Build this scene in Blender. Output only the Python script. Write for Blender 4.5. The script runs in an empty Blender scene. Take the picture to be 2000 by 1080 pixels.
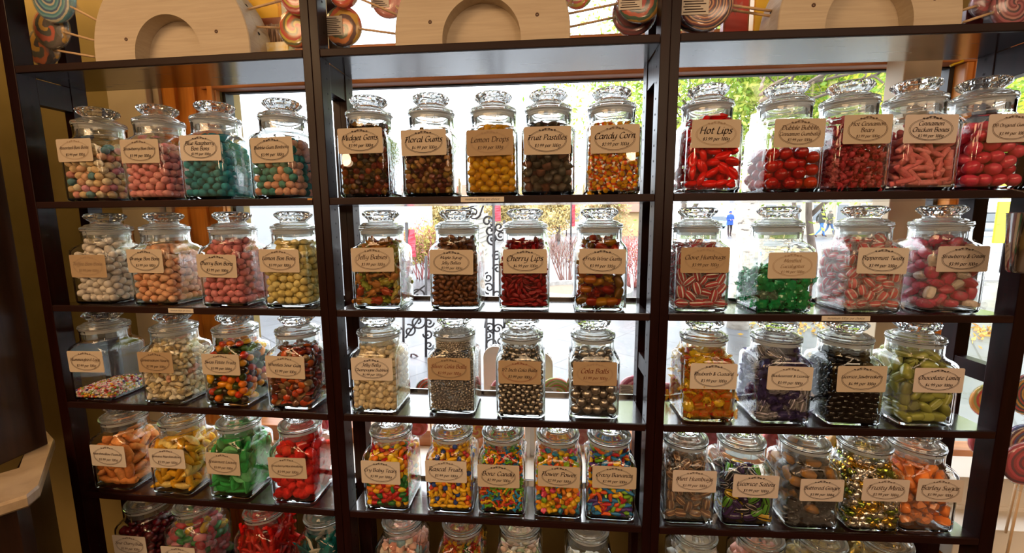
import bpy, bmesh, math, random
import numpy as np
from mathutils import Vector, Matrix, Euler
from mathutils.kdtree import KDTree

sc = bpy.context.scene
COL = sc.collection
PI = math.pi
RNG = np.random.default_rng(7)
random.seed(7)

# ------------------------------------------------------------------ mesh helpers
class MB:
    """collects geometry, then builds one mesh object"""
    def __init__(self):
        self.V = []; self.F = []; self.M = []; self.n = 0
    def add(self, V, F, mi=0):
        V = np.asarray(V, float).reshape(-1, 3)
        if isinstance(F, np.ndarray): F = [F]
        for f in F:
            f = np.asarray(f, int)
            if f.ndim == 1: f = f.reshape(1, -1)
            if len(f):
                self.F.append(f + self.n)
                self.M.append(np.full(len(f), mi) if np.isscalar(mi) else np.asarray(mi))
        self.V.append(V); self.n += len(V)
        return self
    def box(self, x0, x1, y0, y1, z0, z1, bev=0.0, mi=0):
        if bev <= 0:
            V = [(x, y, z) for x in (x0, x1) for y in (y0, y1) for z in (z0, z1)]
            F = np.array([(0, 1, 3, 2), (4, 6, 7, 5), (0, 4, 5, 1), (2, 3, 7, 6), (0, 2, 6, 4), (1, 5, 7, 3)])
            return self.add(V, F, mi)
        b = bmesh.new(); bmesh.ops.create_cube(b, size=1)
        for v in b.verts:
            v.co = Vector(((x0 + x1) / 2 + v.co.x * (x1 - x0), (y0 + y1) / 2 + v.co.y * (y1 - y0), (z0 + z1) / 2 + v.co.z * (z1 - z0)))
        bmesh.ops.bevel(b, geom=b.edges[:], offset=bev, segments=2, affect='EDGES', profile=0.6)
        return self.bm(b, mi)
    def bm(self, b, mi=0):
        b.verts.index_update()
        V = [v.co[:] for v in b.verts]
        by = {}
        for f in b.faces: by.setdefault(len(f.verts), []).append([v.index for v in f.verts])
        self.add(V, [np.array(x) for x in by.values()], mi); b.free(); return self
    def loft(self, rings, mi=0, closed=True, cap0=False, cap1=False):
        rings = [np.asarray(r, float) for r in rings]
        k = len(rings[0]); V = np.concatenate(rings); F = []
        i = np.arange(k if closed else k - 1); j = (i + 1) % k
        for a in range(len(rings) - 1):
            F.append(np.stack([i + a * k, j + a * k, j + (a + 1) * k, i + (a + 1) * k], 1))
        F = [np.concatenate(F)]
        if cap0: F.append(np.arange(k)[::-1].reshape(1, -1))
        if cap1: F.append((np.arange(k) + (len(rings) - 1) * k).reshape(1, -1))
        return self.add(V, F, mi)
    def lathe(self, prof, n=32, c=(0, 0, 0), mi=0, cap0=True, cap1=True, lobes=None):
        t = np.arange(n) / n * 2 * PI
        rings = []
        for r, z in prof:
            rr = r * (np.ones(n) if lobes is None else lobes(t, r, z))
            rings.append(np.stack([c[0] + rr * np.cos(t), c[1] + rr * np.sin(t), np.full(n, c[2] + z)], 1))
        return self.loft(rings, mi, True, cap0, cap1)
    def tube(self, path, r, n=8, mi=0, caps=True, flat=1.0):
        P = np.asarray(path, float); m = len(P)
        rr = np.full(m, r) if np.isscalar(r) else np.asarray(r)
        T = np.gradient(P, axis=0); T /= np.linalg.norm(T, axis=1)[:, None] + 1e-12
        up = np.array([0, 0, 1.0]) if abs(T[0, 2]) < .9 else np.array([1.0, 0, 0])
        a = np.cross(T[0], up); a /= np.linalg.norm(a)
        t = np.arange(n) / n * 2 * PI; rings = []
        for i in range(m):
            a = a - T[i] * a.dot(T[i]); a /= np.linalg.norm(a) + 1e-12
            b = np.cross(T[i], a)
            rings.append(P[i] + rr[i] * (np.cos(t)[:, None] * a + flat * np.sin(t)[:, None] * b))
        return self.loft(rings, mi, True, caps, caps)
    def cyl(self, p, q, r, n=10, mi=0, r2=None):
        return self.tube([p, q], [r, r if r2 is None else r2], n, mi)
    def xf(self, M):
        A = np.array(M); self.V = [v @ A[:3, :3].T + A[:3, 3] for v in self.V]; return self
    def data(self):
        return np.concatenate(self.V), self.F, self.M
    def mesh(self, name, mats, smooth=True, sharp=None):
        me = bpy.data.meshes.new(name)
        V = np.concatenate(self.V)
        loops = np.concatenate([f.ravel() for f in self.F])
        tot = np.concatenate([np.full(len(f), f.shape[1]) for f in self.F])
        mi = np.concatenate(self.M)
        me.vertices.add(len(V)); me.vertices.foreach_set('co', V.ravel().astype(np.float32))
        me.loops.add(len(loops)); me.loops.foreach_set('vertex_index', loops.astype(np.int32))
        me.polygons.add(len(tot))
        st = np.zeros(len(tot), np.int32); st[1:] = np.cumsum(tot)[:-1]
        me.polygons.foreach_set('loop_start', st)
        me.polygons.foreach_set('material_index', mi.astype(np.int32))
        me.polygons.foreach_set('use_smooth', np.full(len(tot), bool(smooth)))
        for m in (mats if isinstance(mats, (list, tuple)) else [mats]): me.materials.append(m)
        me.update(calc_edges=True)
        if smooth and sharp: me.set_sharp_from_angle(angle=math.radians(sharp))
        return me
    def build(self, name, mats, parent=None, smooth=True, sharp=None, loc=None):
        return link(name, self.mesh(name, mats, smooth, sharp), parent, loc)

def link(name, me, parent=None, loc=None):
    o = bpy.data.objects.new(name, me); COL.objects.link(o)
    if parent: o.parent = parent
    if loc is not None: o.location = loc
    return o
def tag(o, label=None, cat=None, group=None, kind=None):
    if label: o['label'] = label
    if cat: o['category'] = cat
    if group: o['group'] = group
    if kind: o['kind'] = kind
    return o
def thing(name, label, cat, loc=(0, 0, 0), rz=0.0, group=None):
    o = bpy.data.objects.new(name, None); o.empty_display_size = .02; COL.objects.link(o)
    o.location = loc; o.rotation_euler = (0, 0, rz)
    return tag(o, label, cat, group)
def structure(o): o['kind'] = 'structure'; return o

# ------------------------------------------------------------------ materials
def mat(name, col=(.5, .5, .5), rough=.5, metal=0.0, spec=.5, transl=0.0, coat=0.0, emit=None, estr=0.0, alpha_gloss=None):
    m = bpy.data.materials.new(name); m.use_nodes = True
    nt = m.node_tree; b = nt.nodes['Principled BSDF']
    b.inputs['Base Color'].default_value = (*col, 1); b.inputs['Roughness'].default_value = rough
    b.inputs['Metallic'].default_value = metal; b.inputs['Specular IOR Level'].default_value = spec
    b.inputs['Coat Weight'].default_value = coat; b.inputs['Coat Roughness'].default_value = .08
    if emit: b.inputs['Emission Color'].default_value = (*emit, 1); b.inputs['Emission Strength'].default_value = estr
    if transl > 0:
        t = nt.nodes.new('ShaderNodeBsdfTranslucent'); t.inputs[0].default_value = (*col, 1)
        x = nt.nodes.new('ShaderNodeMixShader'); x.inputs[0].default_value = transl
        nt.links.new(b.outputs[0], x.inputs[1]); nt.links.new(t.outputs[0], x.inputs[2])
        nt.links.new(x.outputs[0], nt.nodes['Material Output'].inputs[0])
    return m
def nodes(m): return m.node_tree.nodes, m.node_tree.links, m.node_tree.nodes['Principled BSDF']
def ramp(nd, stops):
    r = nd.new('ShaderNodeValToRGB'); e = r.color_ramp.elements
    e[0].position = stops[0][0]; e[0].color = (*stops[0][1], 1)
    e[1].position = stops[-1][0]; e[1].color = (*stops[-1][1], 1)
    for p, c in stops[1:-1]: x = e.new(p); x.color = (*c, 1)
    return r
def noise_col(m, stops, scale=5.0, stretch=(1, 1, 1), detail=5, bump=0.0, rough=None, dist=0.0, coord='Object'):
    """procedural colour (and bump) from stretched noise"""
    nd, lk, b = nodes(m)
    tc = nd.new('ShaderNodeTexCoord'); mp = nd.new('ShaderNodeMapping'); mp.inputs['Scale'].default_value = stretch
    nz = nd.new('ShaderNodeTexNoise'); nz.inputs['Scale'].default_value = scale; nz.inputs['Detail'].default_value = detail; nz.inputs['Distortion'].default_value = dist
    lk.new(tc.outputs[coord], mp.inputs[0]); lk.new(mp.outputs[0], nz.inputs['Vector'])
    r = ramp(nd, stops); lk.new(nz.outputs[0], r.inputs[0]); lk.new(r.outputs[0], b.inputs['Base Color'])
    if bump:
        bp = nd.new('ShaderNodeBump'); bp.inputs['Strength'].default_value = bump; bp.inputs['Distance'].default_value = .002
        lk.new(nz.outputs[0], bp.inputs['Height']); lk.new(bp.outputs[0], b.inputs['Normal'])
    if rough:
        rr = nd.new('ShaderNodeMapRange'); rr.inputs[3].default_value = rough[0]; rr.inputs[4].default_value = rough[1]
        lk.new(nz.outputs[0], rr.inputs[0]); lk.new(rr.outputs[0], b.inputs['Roughness'])
    return m
def thin_glass(name, tint=(.975, .985, .98), ior=1.45, rough=.0, gloss=(1, 1, 1)):
    """thin-walled clear glass or film: transmits straight through, mirrors by Fresnel"""
    m = bpy.data.materials.new(name); m.use_nodes = True; nd = m.node_tree.nodes; lk = m.node_tree.links
    nd.remove(nd['Principled BSDF'])
    t = nd.new('ShaderNodeBsdfTransparent'); t.inputs[0].default_value = (*tint, 1)
    g = nd.new('ShaderNodeBsdfGlossy'); g.inputs['Roughness'].default_value = rough; g.inputs[0].default_value = (*gloss, 1)
    f = nd.new('ShaderNodeFresnel'); ge = nd.new('ShaderNodeNewGeometry'); mr = nd.new('ShaderNodeMapRange')
    mr.inputs[3].default_value = ior; mr.inputs[4].default_value = 1 / ior    # same mirror strength from either side of a thin wall
    lk.new(ge.outputs['Backfacing'], mr.inputs[0]); lk.new(mr.outputs[0], f.inputs[0])
    x = nd.new('ShaderNodeMixShader'); lk.new(f.outputs[0], x.inputs[0]); lk.new(t.outputs[0], x.inputs[1]); lk.new(g.outputs[0], x.inputs[2])
    lk.new(x.outputs[0], nd['Material Output'].inputs[0])
    return m
def real_glass(name, col=(.97, .99, .98), ior=1.48, rough=0.0, haze=0.0):
    m = bpy.data.materials.new(name); m.use_nodes = True; nd = m.node_tree.nodes; lk = m.node_tree.links
    nd.remove(nd['Principled BSDF'])
    g = nd.new('ShaderNodeBsdfGlass'); g.inputs[0].default_value = (*col, 1); g.inputs['IOR'].default_value = ior; g.inputs['Roughness'].default_value = rough
    if haze:   # moulded glass scatters a little light
        t = nd.new('ShaderNodeBsdfTranslucent'); t.inputs[0].default_value = (.9, .92, .9, 1); d = nd.new('ShaderNodeBsdfDiffuse'); d.inputs[0].default_value = (.9, .92, .9, 1)
        x0 = nd.new('ShaderNodeMixShader'); x0.inputs[0].default_value = .6; lk.new(d.outputs[0], x0.inputs[1]); lk.new(t.outputs[0], x0.inputs[2])
        x = nd.new('ShaderNodeMixShader'); x.inputs[0].default_value = haze; lk.new(g.outputs[0], x.inputs[1]); lk.new(x0.outputs[0], x.inputs[2]); lk.new(x.outputs[0], nd['Material Output'].inputs[0]); return m
    lk.new(g.outputs[0], nd['Material Output'].inputs[0]); return m
def film(name, col, op=.35, rough=.15):
    """crinkled clear or coloured sweet wrapper"""
    m = bpy.data.materials.new(name); m.use_nodes = True; nd = m.node_tree.nodes; lk = m.node_tree.links
    b = nd['Principled BSDF']; b.inputs['Base Color'].default_value = (*col, 1); b.inputs['Roughness'].default_value = rough
    b.inputs['Specular IOR Level'].default_value = .8
    t = nd.new('ShaderNodeBsdfTransparent'); t.inputs[0].default_value = (*[min(1, c * .5 + .5) for c in col], 1)
    x = nd.new('ShaderNodeMixShader'); x.inputs[0].default_value = op
    lk.new(t.outputs[0], x.inputs[1]); lk.new(b.outputs[0], x.inputs[2]); lk.new(x.outputs[0], nd['Material Output'].inputs[0])
    return m

# ------------------------------------------------------------------ camera (solved from the photograph: f = 820 px at 2000 px)
CAM = np.array([0.1483, -1.027, 1.4688])
CR = np.array([[0.99642169, -0.08442943, -0.00393456], [0.08419364, 0.9873922, 0.13404504], [-0.0074324, -0.13389665, 0.99096743]])
FPX = 820.0
cd = bpy.data.cameras.new('camera'); cd.sensor_width = 36; cd.lens = FPX / 2000 * 36; cd.clip_start = .02; cd.clip_end = 400
cam = bpy.data.objects.new('camera', cd); COL.objects.link(cam); sc.camera = cam
MW = Matrix.Identity(4)
for i in range(3): MW[i][0] = CR[i, 0]; MW[i][1] = CR[i, 2]; MW[i][2] = -CR[i, 1]; MW[i][3] = CAM[i]
cam.matrix_world = MW
def ray(x, y): return CR @ np.array([(x - 1000) / FPX, 1, -(y - 540) / FPX])
def at_y(x, y, Y):
    d = ray(x, y); return CAM + d * (Y - CAM[1]) / d[1]
def at_z(x, y, Z):
    d = ray(x, y); return CAM + d * (Z - CAM[2]) / d[2]

# shelving bays: (left front corner, heading, clear width)
GAP = .0434
BAYS = [(np.array([-.4417 - .8054 * math.cos(.0289), .8054 * math.sin(.0289)]), -.0289, .8054),
        (np.array([-.3983, 0.0]), 0.0, .7966),
        (np.array([.4417, 0.0]), .0264, .7873)]
ZS = [1.8783, 1.5269, 1.2391, .9522, .6682, .3840]
TH = .0178; DEP = .168
def bay_ray(b, x, y, d):
    """bay-local (u along the shelf, height) of pixel ray at depth d behind the bay's front"""
    o, a, w = BAYS[b]; c, s = math.cos(a), math.sin(a)
    R = ray(x, y); p = CAM[:2] - o
    L = lambda v: (c * v[0] + s * v[1], -s * v[0] + c * v[1])
    pl, rl = L(p), L(R[:2]); t = (d - pl[1]) / rl[1]
    return pl[0] + t * rl[0], CAM[2] + t * R[2]
def bay_pt(b, u, d, z):
    o, a, w = BAYS[b]; c, s = math.cos(a), math.sin(a)
    return (o[0] + c * u - s * d, o[1] + s * u + c * d, z)
# ------------------------------------------------------------------ shared materials
WOOD = noise_col(mat('dark_stained_wood', rough=.24, spec=.6, coat=1.0), [(.3, (.008, .0010, .0007)), (.55, (.013, .0018, .0011)), (.8, (.022, .0038, .0022))], scale=6, stretch=(1.2, 14, 14), detail=6, bump=.015, rough=(.18, .32))
WOODV = noise_col(mat('dark_stained_upright_wood', rough=.42, spec=.2), [(.3, (.008, .0009, .0006)), (.55, (.012, .0015, .0009)), (.8, (.019, .0030, .0016))], scale=6, stretch=(14, 14, 1.2), detail=6, bump=.05, rough=(.28, .42))
HOLE = mat('pin_hole', (.004, .003, .003), .9)
GLASS = real_glass('jar_glass', (.985, .995, .99), 1.47)
LIDG = real_glass('lid_glass', (.985, .995, .99), 1.48, haze=.10)
KNOBG = real_glass('knob_glass', (.985, .995, .99), 1.5, haze=.03)
SEAL = mat('seal_plastic', (.93, .92, .90), .35, transl=.7)
PAPERS = {k: mat('label_paper_' + k, c, .75, spec=.2, transl=.12) for k, c in dict(cream=(.62, .52, .40), pink=(.70, .61, .55), tan=(.46, .33, .20), pale=(.70, .62, .53)).items()}
INKS = {k: mat('label_ink_' + k, c, .7, spec=.2) for k, c in dict(dark=(.035, .02, .018), mid=(.12, .075, .05), faded=(.36, .25, .16), red=(.22, .07, .04)).items()}
STRIP = mat('shelf_strip_paper', (.66, .6, .5), .6)
WOOD.node_tree.nodes['Principled BSDF'].inputs['Coat IOR'].default_value = 2.4; WOOD.node_tree.nodes['Principled BSDF'].inputs['Coat Roughness'].default_value = .14
EDGE = noise_col(mat('dull_front_wood', rough=.5, spec=.25), [(.3, (.010, .0014, .0009)), (.55, (.016, .0024, .0013)), (.8, (.024, .0044, .0022))], scale=6, stretch=(1.2, 14, 14), detail=6)  # shelf wood copied without its gloss, so no lamp mirrors in the front
# ------------------------------------------------------------------ square candy jar
def rring(h, rc, z, per=9):
    """rounded square ring, half width h, corner radius rc"""
    P = []
    for k in range(4):
        a0 = k * PI / 2
        cx, cy = [(1, 1), (-1, 1), (-1, -1), (1, -1)][k]
        for i in range(per):
            a = a0 + i / (per - 1) * PI / 2
            P.append((cx * (h - rc) + rc * math.cos(a), cy * (h - rc) + rc * math.sin(a), z))
    return np.array(P)
OUT = [(.0525, .012, .0012), (.0565, .013, .0), (.0605, .0145, .0014), (.0637, .0155, .005), (.0650, .0160, .012), (.0650, .0160, .146), (.0648, .0185, .1535), (.0636, .026, .160), (.0612, .040, .1655), (.0590, .0535, .1695), (.0575, .0575, .1740), (.0570, .0570, .179), (.0570, .0570, .2000), (.0585, .0585, .2035), (.0592, .0592, .2062)]
INN = [(.0550, .0550, .2068), (.0535, .0535, .2045), (.0531, .0531, .1995), (.0531, .0531, .177), (.0540, .051, .1715), (.0560, .040, .1655), (.0585, .027, .1595), (.0605, .0165, .1525), (.0612, .0130, .146), (.0612, .0130, .014), (.0600, .0125, .0095), (.0525, .011, .0075)]
def jar_body_mesh():
    mb = MB(); R = [rring(*p) for p in OUT] + [rring(*p) for p in INN]
    mb.loft(R, cap0=True, cap1=True); return mb.mesh('glass_body', GLASS, True, 50)
def lid_mesh():
    mb = MB()
    prof = [(.046, .1795), (.0478, .1790), (.0485, .182), (.0485, .2085), (.0560, .2087), (.0586, .2093), (.0600, .2115), (.0588, .2138), (.0592, .2152), (.0580, .2176), (.0545, .2186), (.0515, .2196), (.0490, .2222), (.0450, .2246), (.0390, .2256), (.0345, .2268), (.0338, .2290), (.0338, .2305),
            (.0325, .2305), (.0325, .2200), (.0400, .2160), (.0440, .2110), (.0450, .2060), (.0450, .1800)]
    mb.lathe(prof, 56, cap0=False, cap1=False)
    k = len(prof); n = 56; i = np.arange(n); j = (i + 1) % n
    mb.add(np.zeros((0, 3)), [np.zeros((0, 4), int)])
    # close the hollow stopper: join the last ring to the first, and roof the hollow
    F = np.stack([i + (k - 1) * n, j + (k - 1) * n, j, i], 1); mb.F.append(F); mb.M.append(np.zeros(n, int))
    return mb.mesh('lid', LIDG, True, 40)
def knob_mesh():
    mb = MB()
    def lob(t, r, z):
        a = .045 if .236 < z < .252 else .012
        return 1 + a * np.cos(12 * t)
    prof = [(.0336, .2275), (.0338, .2320), (.0385, .2370), (.0445, .2425), (.0466, .2475), (.0452, .2520), (.0385, .2560), (.0270, .2575), (.0250, .2545), (.008, .2540)]
    mb.lathe(prof, 48, lobes=lob); return mb.mesh('knob', KNOBG, False)
def seal_mesh():
    mb = MB()
    prof = [(.0487, .1958), (.0525, .1962), (.0529, .1985), (.0520, .1996), (.0529, .2012), (.0529, .2030), (.0522, .2050), (.0548, .2074), (.0575, .2078), (.0575, .2085), (.0487, .2085)]
    mb.lathe(prof, 48, cap0=False, cap1=False)
    k = len(prof); n = 48; i = np.arange(n); j = (i + 1) % n
    mb.F.append(np.stack([i + (k - 1) * n, j + (k - 1) * n, j, i], 1)); mb.M.append(np.zeros(n, int))
    return mb.mesh('seal', SEAL, True, 40)
ME_BODY, ME_LID, ME_KNOB, ME_SEAL = jar_body_mesh(), lid_mesh(), knob_mesh(), seal_mesh()

# ------------------------------------------------------------------ chancery lettering, drawn with a broad nib
G = {}
for row in '''a 5.2 4.4,4 3,5 1.2,4 .6,2 1.4,.2 3,.8 4.3,3.2;4.5,5 4,1.2 4.6,.1 5.2,.6
b 4.8 1,8 .8,1.2 1.6,0 3.4,.6 4.2,2.6 3.4,4.8 2,4.6 .9,3
c 4.2 3.9,4.3 2.6,5 1,3.8 .6,2 1.4,.2 2.8,.1 3.9,1
d 5.2 4.4,4 3,5 1.2,4 .6,2 1.4,.2 3,.8 4.3,3.2;5,8 4.3,1.2 4.8,.1 5.4,.6
e 4.1 .8,2.3 2.6,2.8 3.6,3.9 2.8,5 1.3,4.3 .6,2.2 1.4,.2 2.8,.2 3.8,1.1
f 3 4,7.4 3,8 2.2,7 1.6,2 1.2,-1.5 .4,-2.6 -.6,-2.4;.4,4.8 3.2,4.8
g 5 4.4,4 3,5 1.2,4 .6,2.2 1.4,.6 3,1 4.3,3.2;4.6,5 4.2,0 3.4,-2.2 1.6,-2.8 .2,-2
h 4.8 1.1,8 .7,0;.9,3 2.4,4.9 3.7,4.5 3.4,1 3.9,.1 4.6,.6
i 2.2 1,4.8 .8,1 1.3,.1 2,.6;1.3,6.6 1.5,7
j 2.2 1.4,4.8 1,-1 .2,-2.5 -.8,-2.4;1.7,6.6 1.9,7
k 4.4 1.1,8 .7,0;3.6,4.8 .9,2.4 2.6,1.4 3.6,0 4.3,.4
l 2.2 1.2,8 .8,1 1.3,.1 2,.6
m 6.8 1,5 .7,0;.9,3 2.2,4.9 3.2,4.5 2.9,0;3.1,3 4.5,4.9 5.6,4.5 5.3,1 5.8,.1 6.5,.6
n 4.8 1,5 .7,0;.9,3 2.4,4.9 3.7,4.5 3.4,1 3.9,.1 4.6,.6
o 4.7 2.6,5 1.1,4.2 .6,2.2 1.4,.2 3,.4 4,2.4 3.6,4.4 2.6,5
p 4.8 1,5 .6,-2.8;.9,3.4 2.2,4.9 3.8,4.4 4.1,2.4 3,.3 1.6,.1 .8,1
q 5 4.4,4 3,5 1.2,4 .6,2 1.4,.2 3,.8 4.3,3.2;4.6,5 4.1,-2.8
r 3.5 1,5 .7,0;.9,2.8 2.1,4.8 3.3,4.7
s 3.6 3.2,4.5 2.2,5 1.1,4.2 1.6,3 2.9,1.7 2.4,.3 1.2,0 .2,.7
t 3 1.6,6.4 1,1.2 1.5,.1 2.6,.6;.2,4.8 2.9,4.8
u 5.1 1,5 .8,1.4 1.4,.1 2.6,.5 4,3;4.3,5 3.9,1.2 4.4,.1 5.1,.6
v 4.2 .8,5 1.4,.2 3.2,2.4 3.8,5
w 6 .8,5 1.3,.2 3,3.6 3.2,.3 5,2.4 5.6,5
x 4.3 .8,4.9 1.8,4.4 2.8,.6 4,.2;3.8,4.9 .5,0
y 4.8 1,5 1,1.4 1.8,.3 3.2,1.2 4.2,3.4;4.5,5 3.8,-.6 2.4,-2.6 .6,-2.6
z 4.1 .8,4.7 3.6,4.8 .4,.2 3.6,.3
A 5.4 0,0 3.6,7.8 4.8,0;1.2,2.6 4.4,2.6
B 5.6 1.4,7.4 1,0;.2,7 2.6,7.8 4.6,6.8 4,4.6 1.3,4.1;1.3,4.1 4.2,3.9 5,2 3.6,.1 1,0
C 5.4 5.4,6.6 4,7.8 2,6.6 .8,3.6 1.6,.6 3.4,-.1 5.2,1
D 6.6 1.6,7.4 1.1,.1;.2,7 3,7.8 5.6,6.4 6,3.6 4.6,.8 1.1,.1
E 5 4.8,7 3,7.8 1.4,6.6 2,4.4 3.4,4.1;2.2,4.2 .6,2.4 1.6,.1 3.4,0 4.6,1
F 4.8 1,7 5.2,7.6;2.6,7.4 2,1 .8,0;1.2,4 4.2,4.1
G 5.9 5.4,6.6 4,7.8 2,6.6 .8,3.6 1.6,.6 3.4,0 5,1 5.3,3.2 3.6,3.2
H 6.4 1.4,7.7 1,0;5.6,7.7 5,.6 5.8,0;1.1,3.9 5.3,4
I 2.8 1.7,7.7 1.2,0;.6,7.6 2.8,7.7;.2,0 2.2,.1
J 3.4 1.2,7.5 3.6,7.7;2.6,7.7 2,0 .8,-1.6 -.6,-1.2
L 4.8 1.7,7.7 1.1,.2 4.4,.1 4.8,1
M 7.4 .4,0 1.6,7.6 3.6,1 6.2,7.6 6.4,.4 7.2,0
O 6.6 3.4,7.7 1.4,6.4 .7,3.6 1.6,.6 3.6,.1 5.6,2 6,4.8 5,7 3.4,7.7
P 5 1.5,7.5 1,0;.2,7 2.8,7.8 5,6.6 4.2,4.2 1.4,3.7
R 5.7 1.5,7.5 1,0;.2,7 2.8,7.8 4.8,6.6 4,4.6 1.4,4;2.6,4 4.6,.4 5.6,0
S 4.7 4.4,7 3,7.8 1.4,6.8 1.8,5 3.6,3 3.6,1 2,0 .2,.9
T 4.8 .2,7 2,7.6 5.4,7.5;2.9,7.5 2.3,0
W 7.6 .6,7.6 1.2,.2 4,6 4.4,.2 7,4.6 7.6,7.6
0 4.4 2.2,7 .9,5.6 .6,2.6 1.4,.2 2.8,.3 3.8,2.6 3.6,5.8 2.2,7
1 3.4 .8,5.8 2.2,7 1.8,0
2 4.4 .6,5.6 1.8,7 3.4,6.2 3,4 .4,.2 3.8,.3
3 4.2 .8,6.4 2.2,7 3.2,5.8 2,3.8 3.4,2.4 2.6,.4 1,0 .3,.6
4 4.6 2.8,7 .4,2.2 4,2.2;3,3.6 2.8,0
9 4.4 3.6,5.6 2.4,7 .9,5.8 1,4 2.4,3.4 3.6,5.4 3.2,2 1.2,0
$ 4.4 3.6,5.8 2.2,6.6 1,5.4 3.2,2.8 2.6,.8 .4,.8;2.4,7.6 1.6,-.8
/ 3.2 3,7.6 .2,-.6
& 5.4 5,3.6 3,.2 1.2,.2 .8,1.8 3.2,4.6 3.2,6.4 2,7.4 1.2,6 2,4 4.6,.2
- 3 .4,2.6 2.4,2.6
. 1.8 .6,0 .9,.35
' 1.6 1.1,7.8 .7,6.2'''.split('\n'):
    ch, w, rest = row.split(' ', 2)
    G[ch] = (float(w), [[tuple(map(float, q.split(','))) for q in st.split()] for st in rest.split(';')])
def smooth(P, k=3):
    P = np.asarray(P, float)
    if len(P) < 3: return P
    E_ = np.concatenate([P[:1], P, P[-1:]]); out = []
    for i in range(1, len(E_) - 2):
        a, b, c, d = E_[i - 1:i + 3]
        for t in np.arange(k) / k:
            out.append(.5 * (2 * b + (c - a) * t + (2 * a - 5 * b + 4 * c - d) * t * t + (3 * b - a - 3 * c + d) * t ** 3))
    out.append(P[-1]); return np.array(out)
NIB = np.array([math.cos(math.radians(38)), math.sin(math.radians(38))]) * .66
NIB2 = np.array([NIB[1], -NIB[0]]) * .5
def pen(mb, pts, s, x0, y0, ydepth, wt=1.0):
    """one broad-nib stroke, as flat ink in the local x-z plane"""
    P = smooth(pts); 
    for nib in (NIB * wt, NIB2 * wt):
        A = P - nib; Bq = P + nib; V = []; F = []
        for q in np.concatenate([A, Bq]):
            V.append((x0 + s * (q[0] * HSC + .2 * q[1]), ydepth, y0 + s * q[1]))
        n = len(P)
        F = [(i, i + 1, n + i + 1, n + i) for i in range(n - 1)]
        mb.add(V, np.array(F))
HSC = 1.16
def text_w(t): return HSC * sum(G[c][0] if c != ' ' else 2.6 for c in t)
def write(mb, t, cx, cy, cap, maxw, yd, wt=1.0):
    s = cap / 7.7; w = text_w(t) * s
    if w > maxw: s *= maxw / w; w = maxw
    x = cx - w / 2 - s * .6
    for c in t:
        if c == ' ': x += 2.6 * HSC * s; continue
        for st in G[c][1]: pen(mb, st, s, x, cy - s * 2.6, yd, wt)
        x += G[c][0] * HSC * s
def ribbon(mb, P, w, yd):
    P = np.asarray(P, float); T = np.gradient(P, axis=0); T /= np.linalg.norm(T, axis=1)[:, None] + 1e-9
    N = np.stack([-T[:, 1], T[:, 0]], 1) * (np.asarray(w).reshape(-1, 1) if not np.isscalar(w) else w) / 2
    A, Bq = P - N, P + N; n = len(P)
    V = [(q[0], yd, q[1]) for q in np.concatenate([A, Bq])]
    mb.add(V, np.array([(i, i + 1, n + i + 1, n + i) for i in range(n - 1)]))
def oval_border():
    mb = MB(); t = np.linspace(0, 2 * PI, 73)
    ribbon(mb, np.stack([.0465 * np.cos(t), .0262 * np.sin(t) - .001], 1), .0007, -.0010)
    lw = .0005 + .0007 * np.clip(-np.sin(t) * .6 + .5, 0, 1)
    ribbon(mb, np.stack([.0440 * np.cos(t), .0240 * np.sin(t) - .001], 1), lw, -.0010)
    for sg in (-1, 1):   # curling flourish at the crown of the oval
        for (x0, z0, r, turns, dirn) in ((.003, .0255, .0024, 1.3, 1), (.0095, .0245, .0028, 1.4, -1), (.0165, .0235, .0024, 1.3, 1)):
            u = np.linspace(0, 1, 22); a = turns * 2 * PI * u * dirn
            rr = r * (1 - .75 * u)
            ribbon(mb, np.stack([sg * (x0 + rr * np.cos(a) + .0012), z0 + rr * np.sin(a) * .8], 1), .0009, -.0011)
        u = np.linspace(0, 1, 16)
        ribbon(mb, np.stack([sg * (.0005 + .0215 * u), .0275 - .0062 * u ** 1.6 + .0012 * np.sin(u * 9)], 1), .0009 * (1.2 - u), -.0011)
    return mb
OVAL_DATA = oval_border().data()
LAB_ME = {}
def label_sheet(w, h, paper):
    k = (round(w, 4), round(h, 4), paper)
    if k not in LAB_ME:
        mb = MB(); rc = .0042; R = []
        for q, (sx, sz) in enumerate(((1, 1), (-1, 1), (-1, -1), (1, -1))):
            for i in range(5): a = q * PI / 2 + i / 4 * PI / 2; R.append((sx * (w / 2 - rc) + rc * math.cos(a), sz * (h / 2 - rc) + rc * math.sin(a)))
        R = np.array(R)[::-1]; mb.loft([np.c_[R[:, 0], np.full(20, 0), R[:, 1]], np.c_[R[:, 0], np.full(20, -.0006), R[:, 1]]], cap0=True, cap1=True); LAB_ME[k] = mb.mesh('label', PAPERS[paper], False)
    return LAB_ME[k]
OVALS = {}
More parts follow.
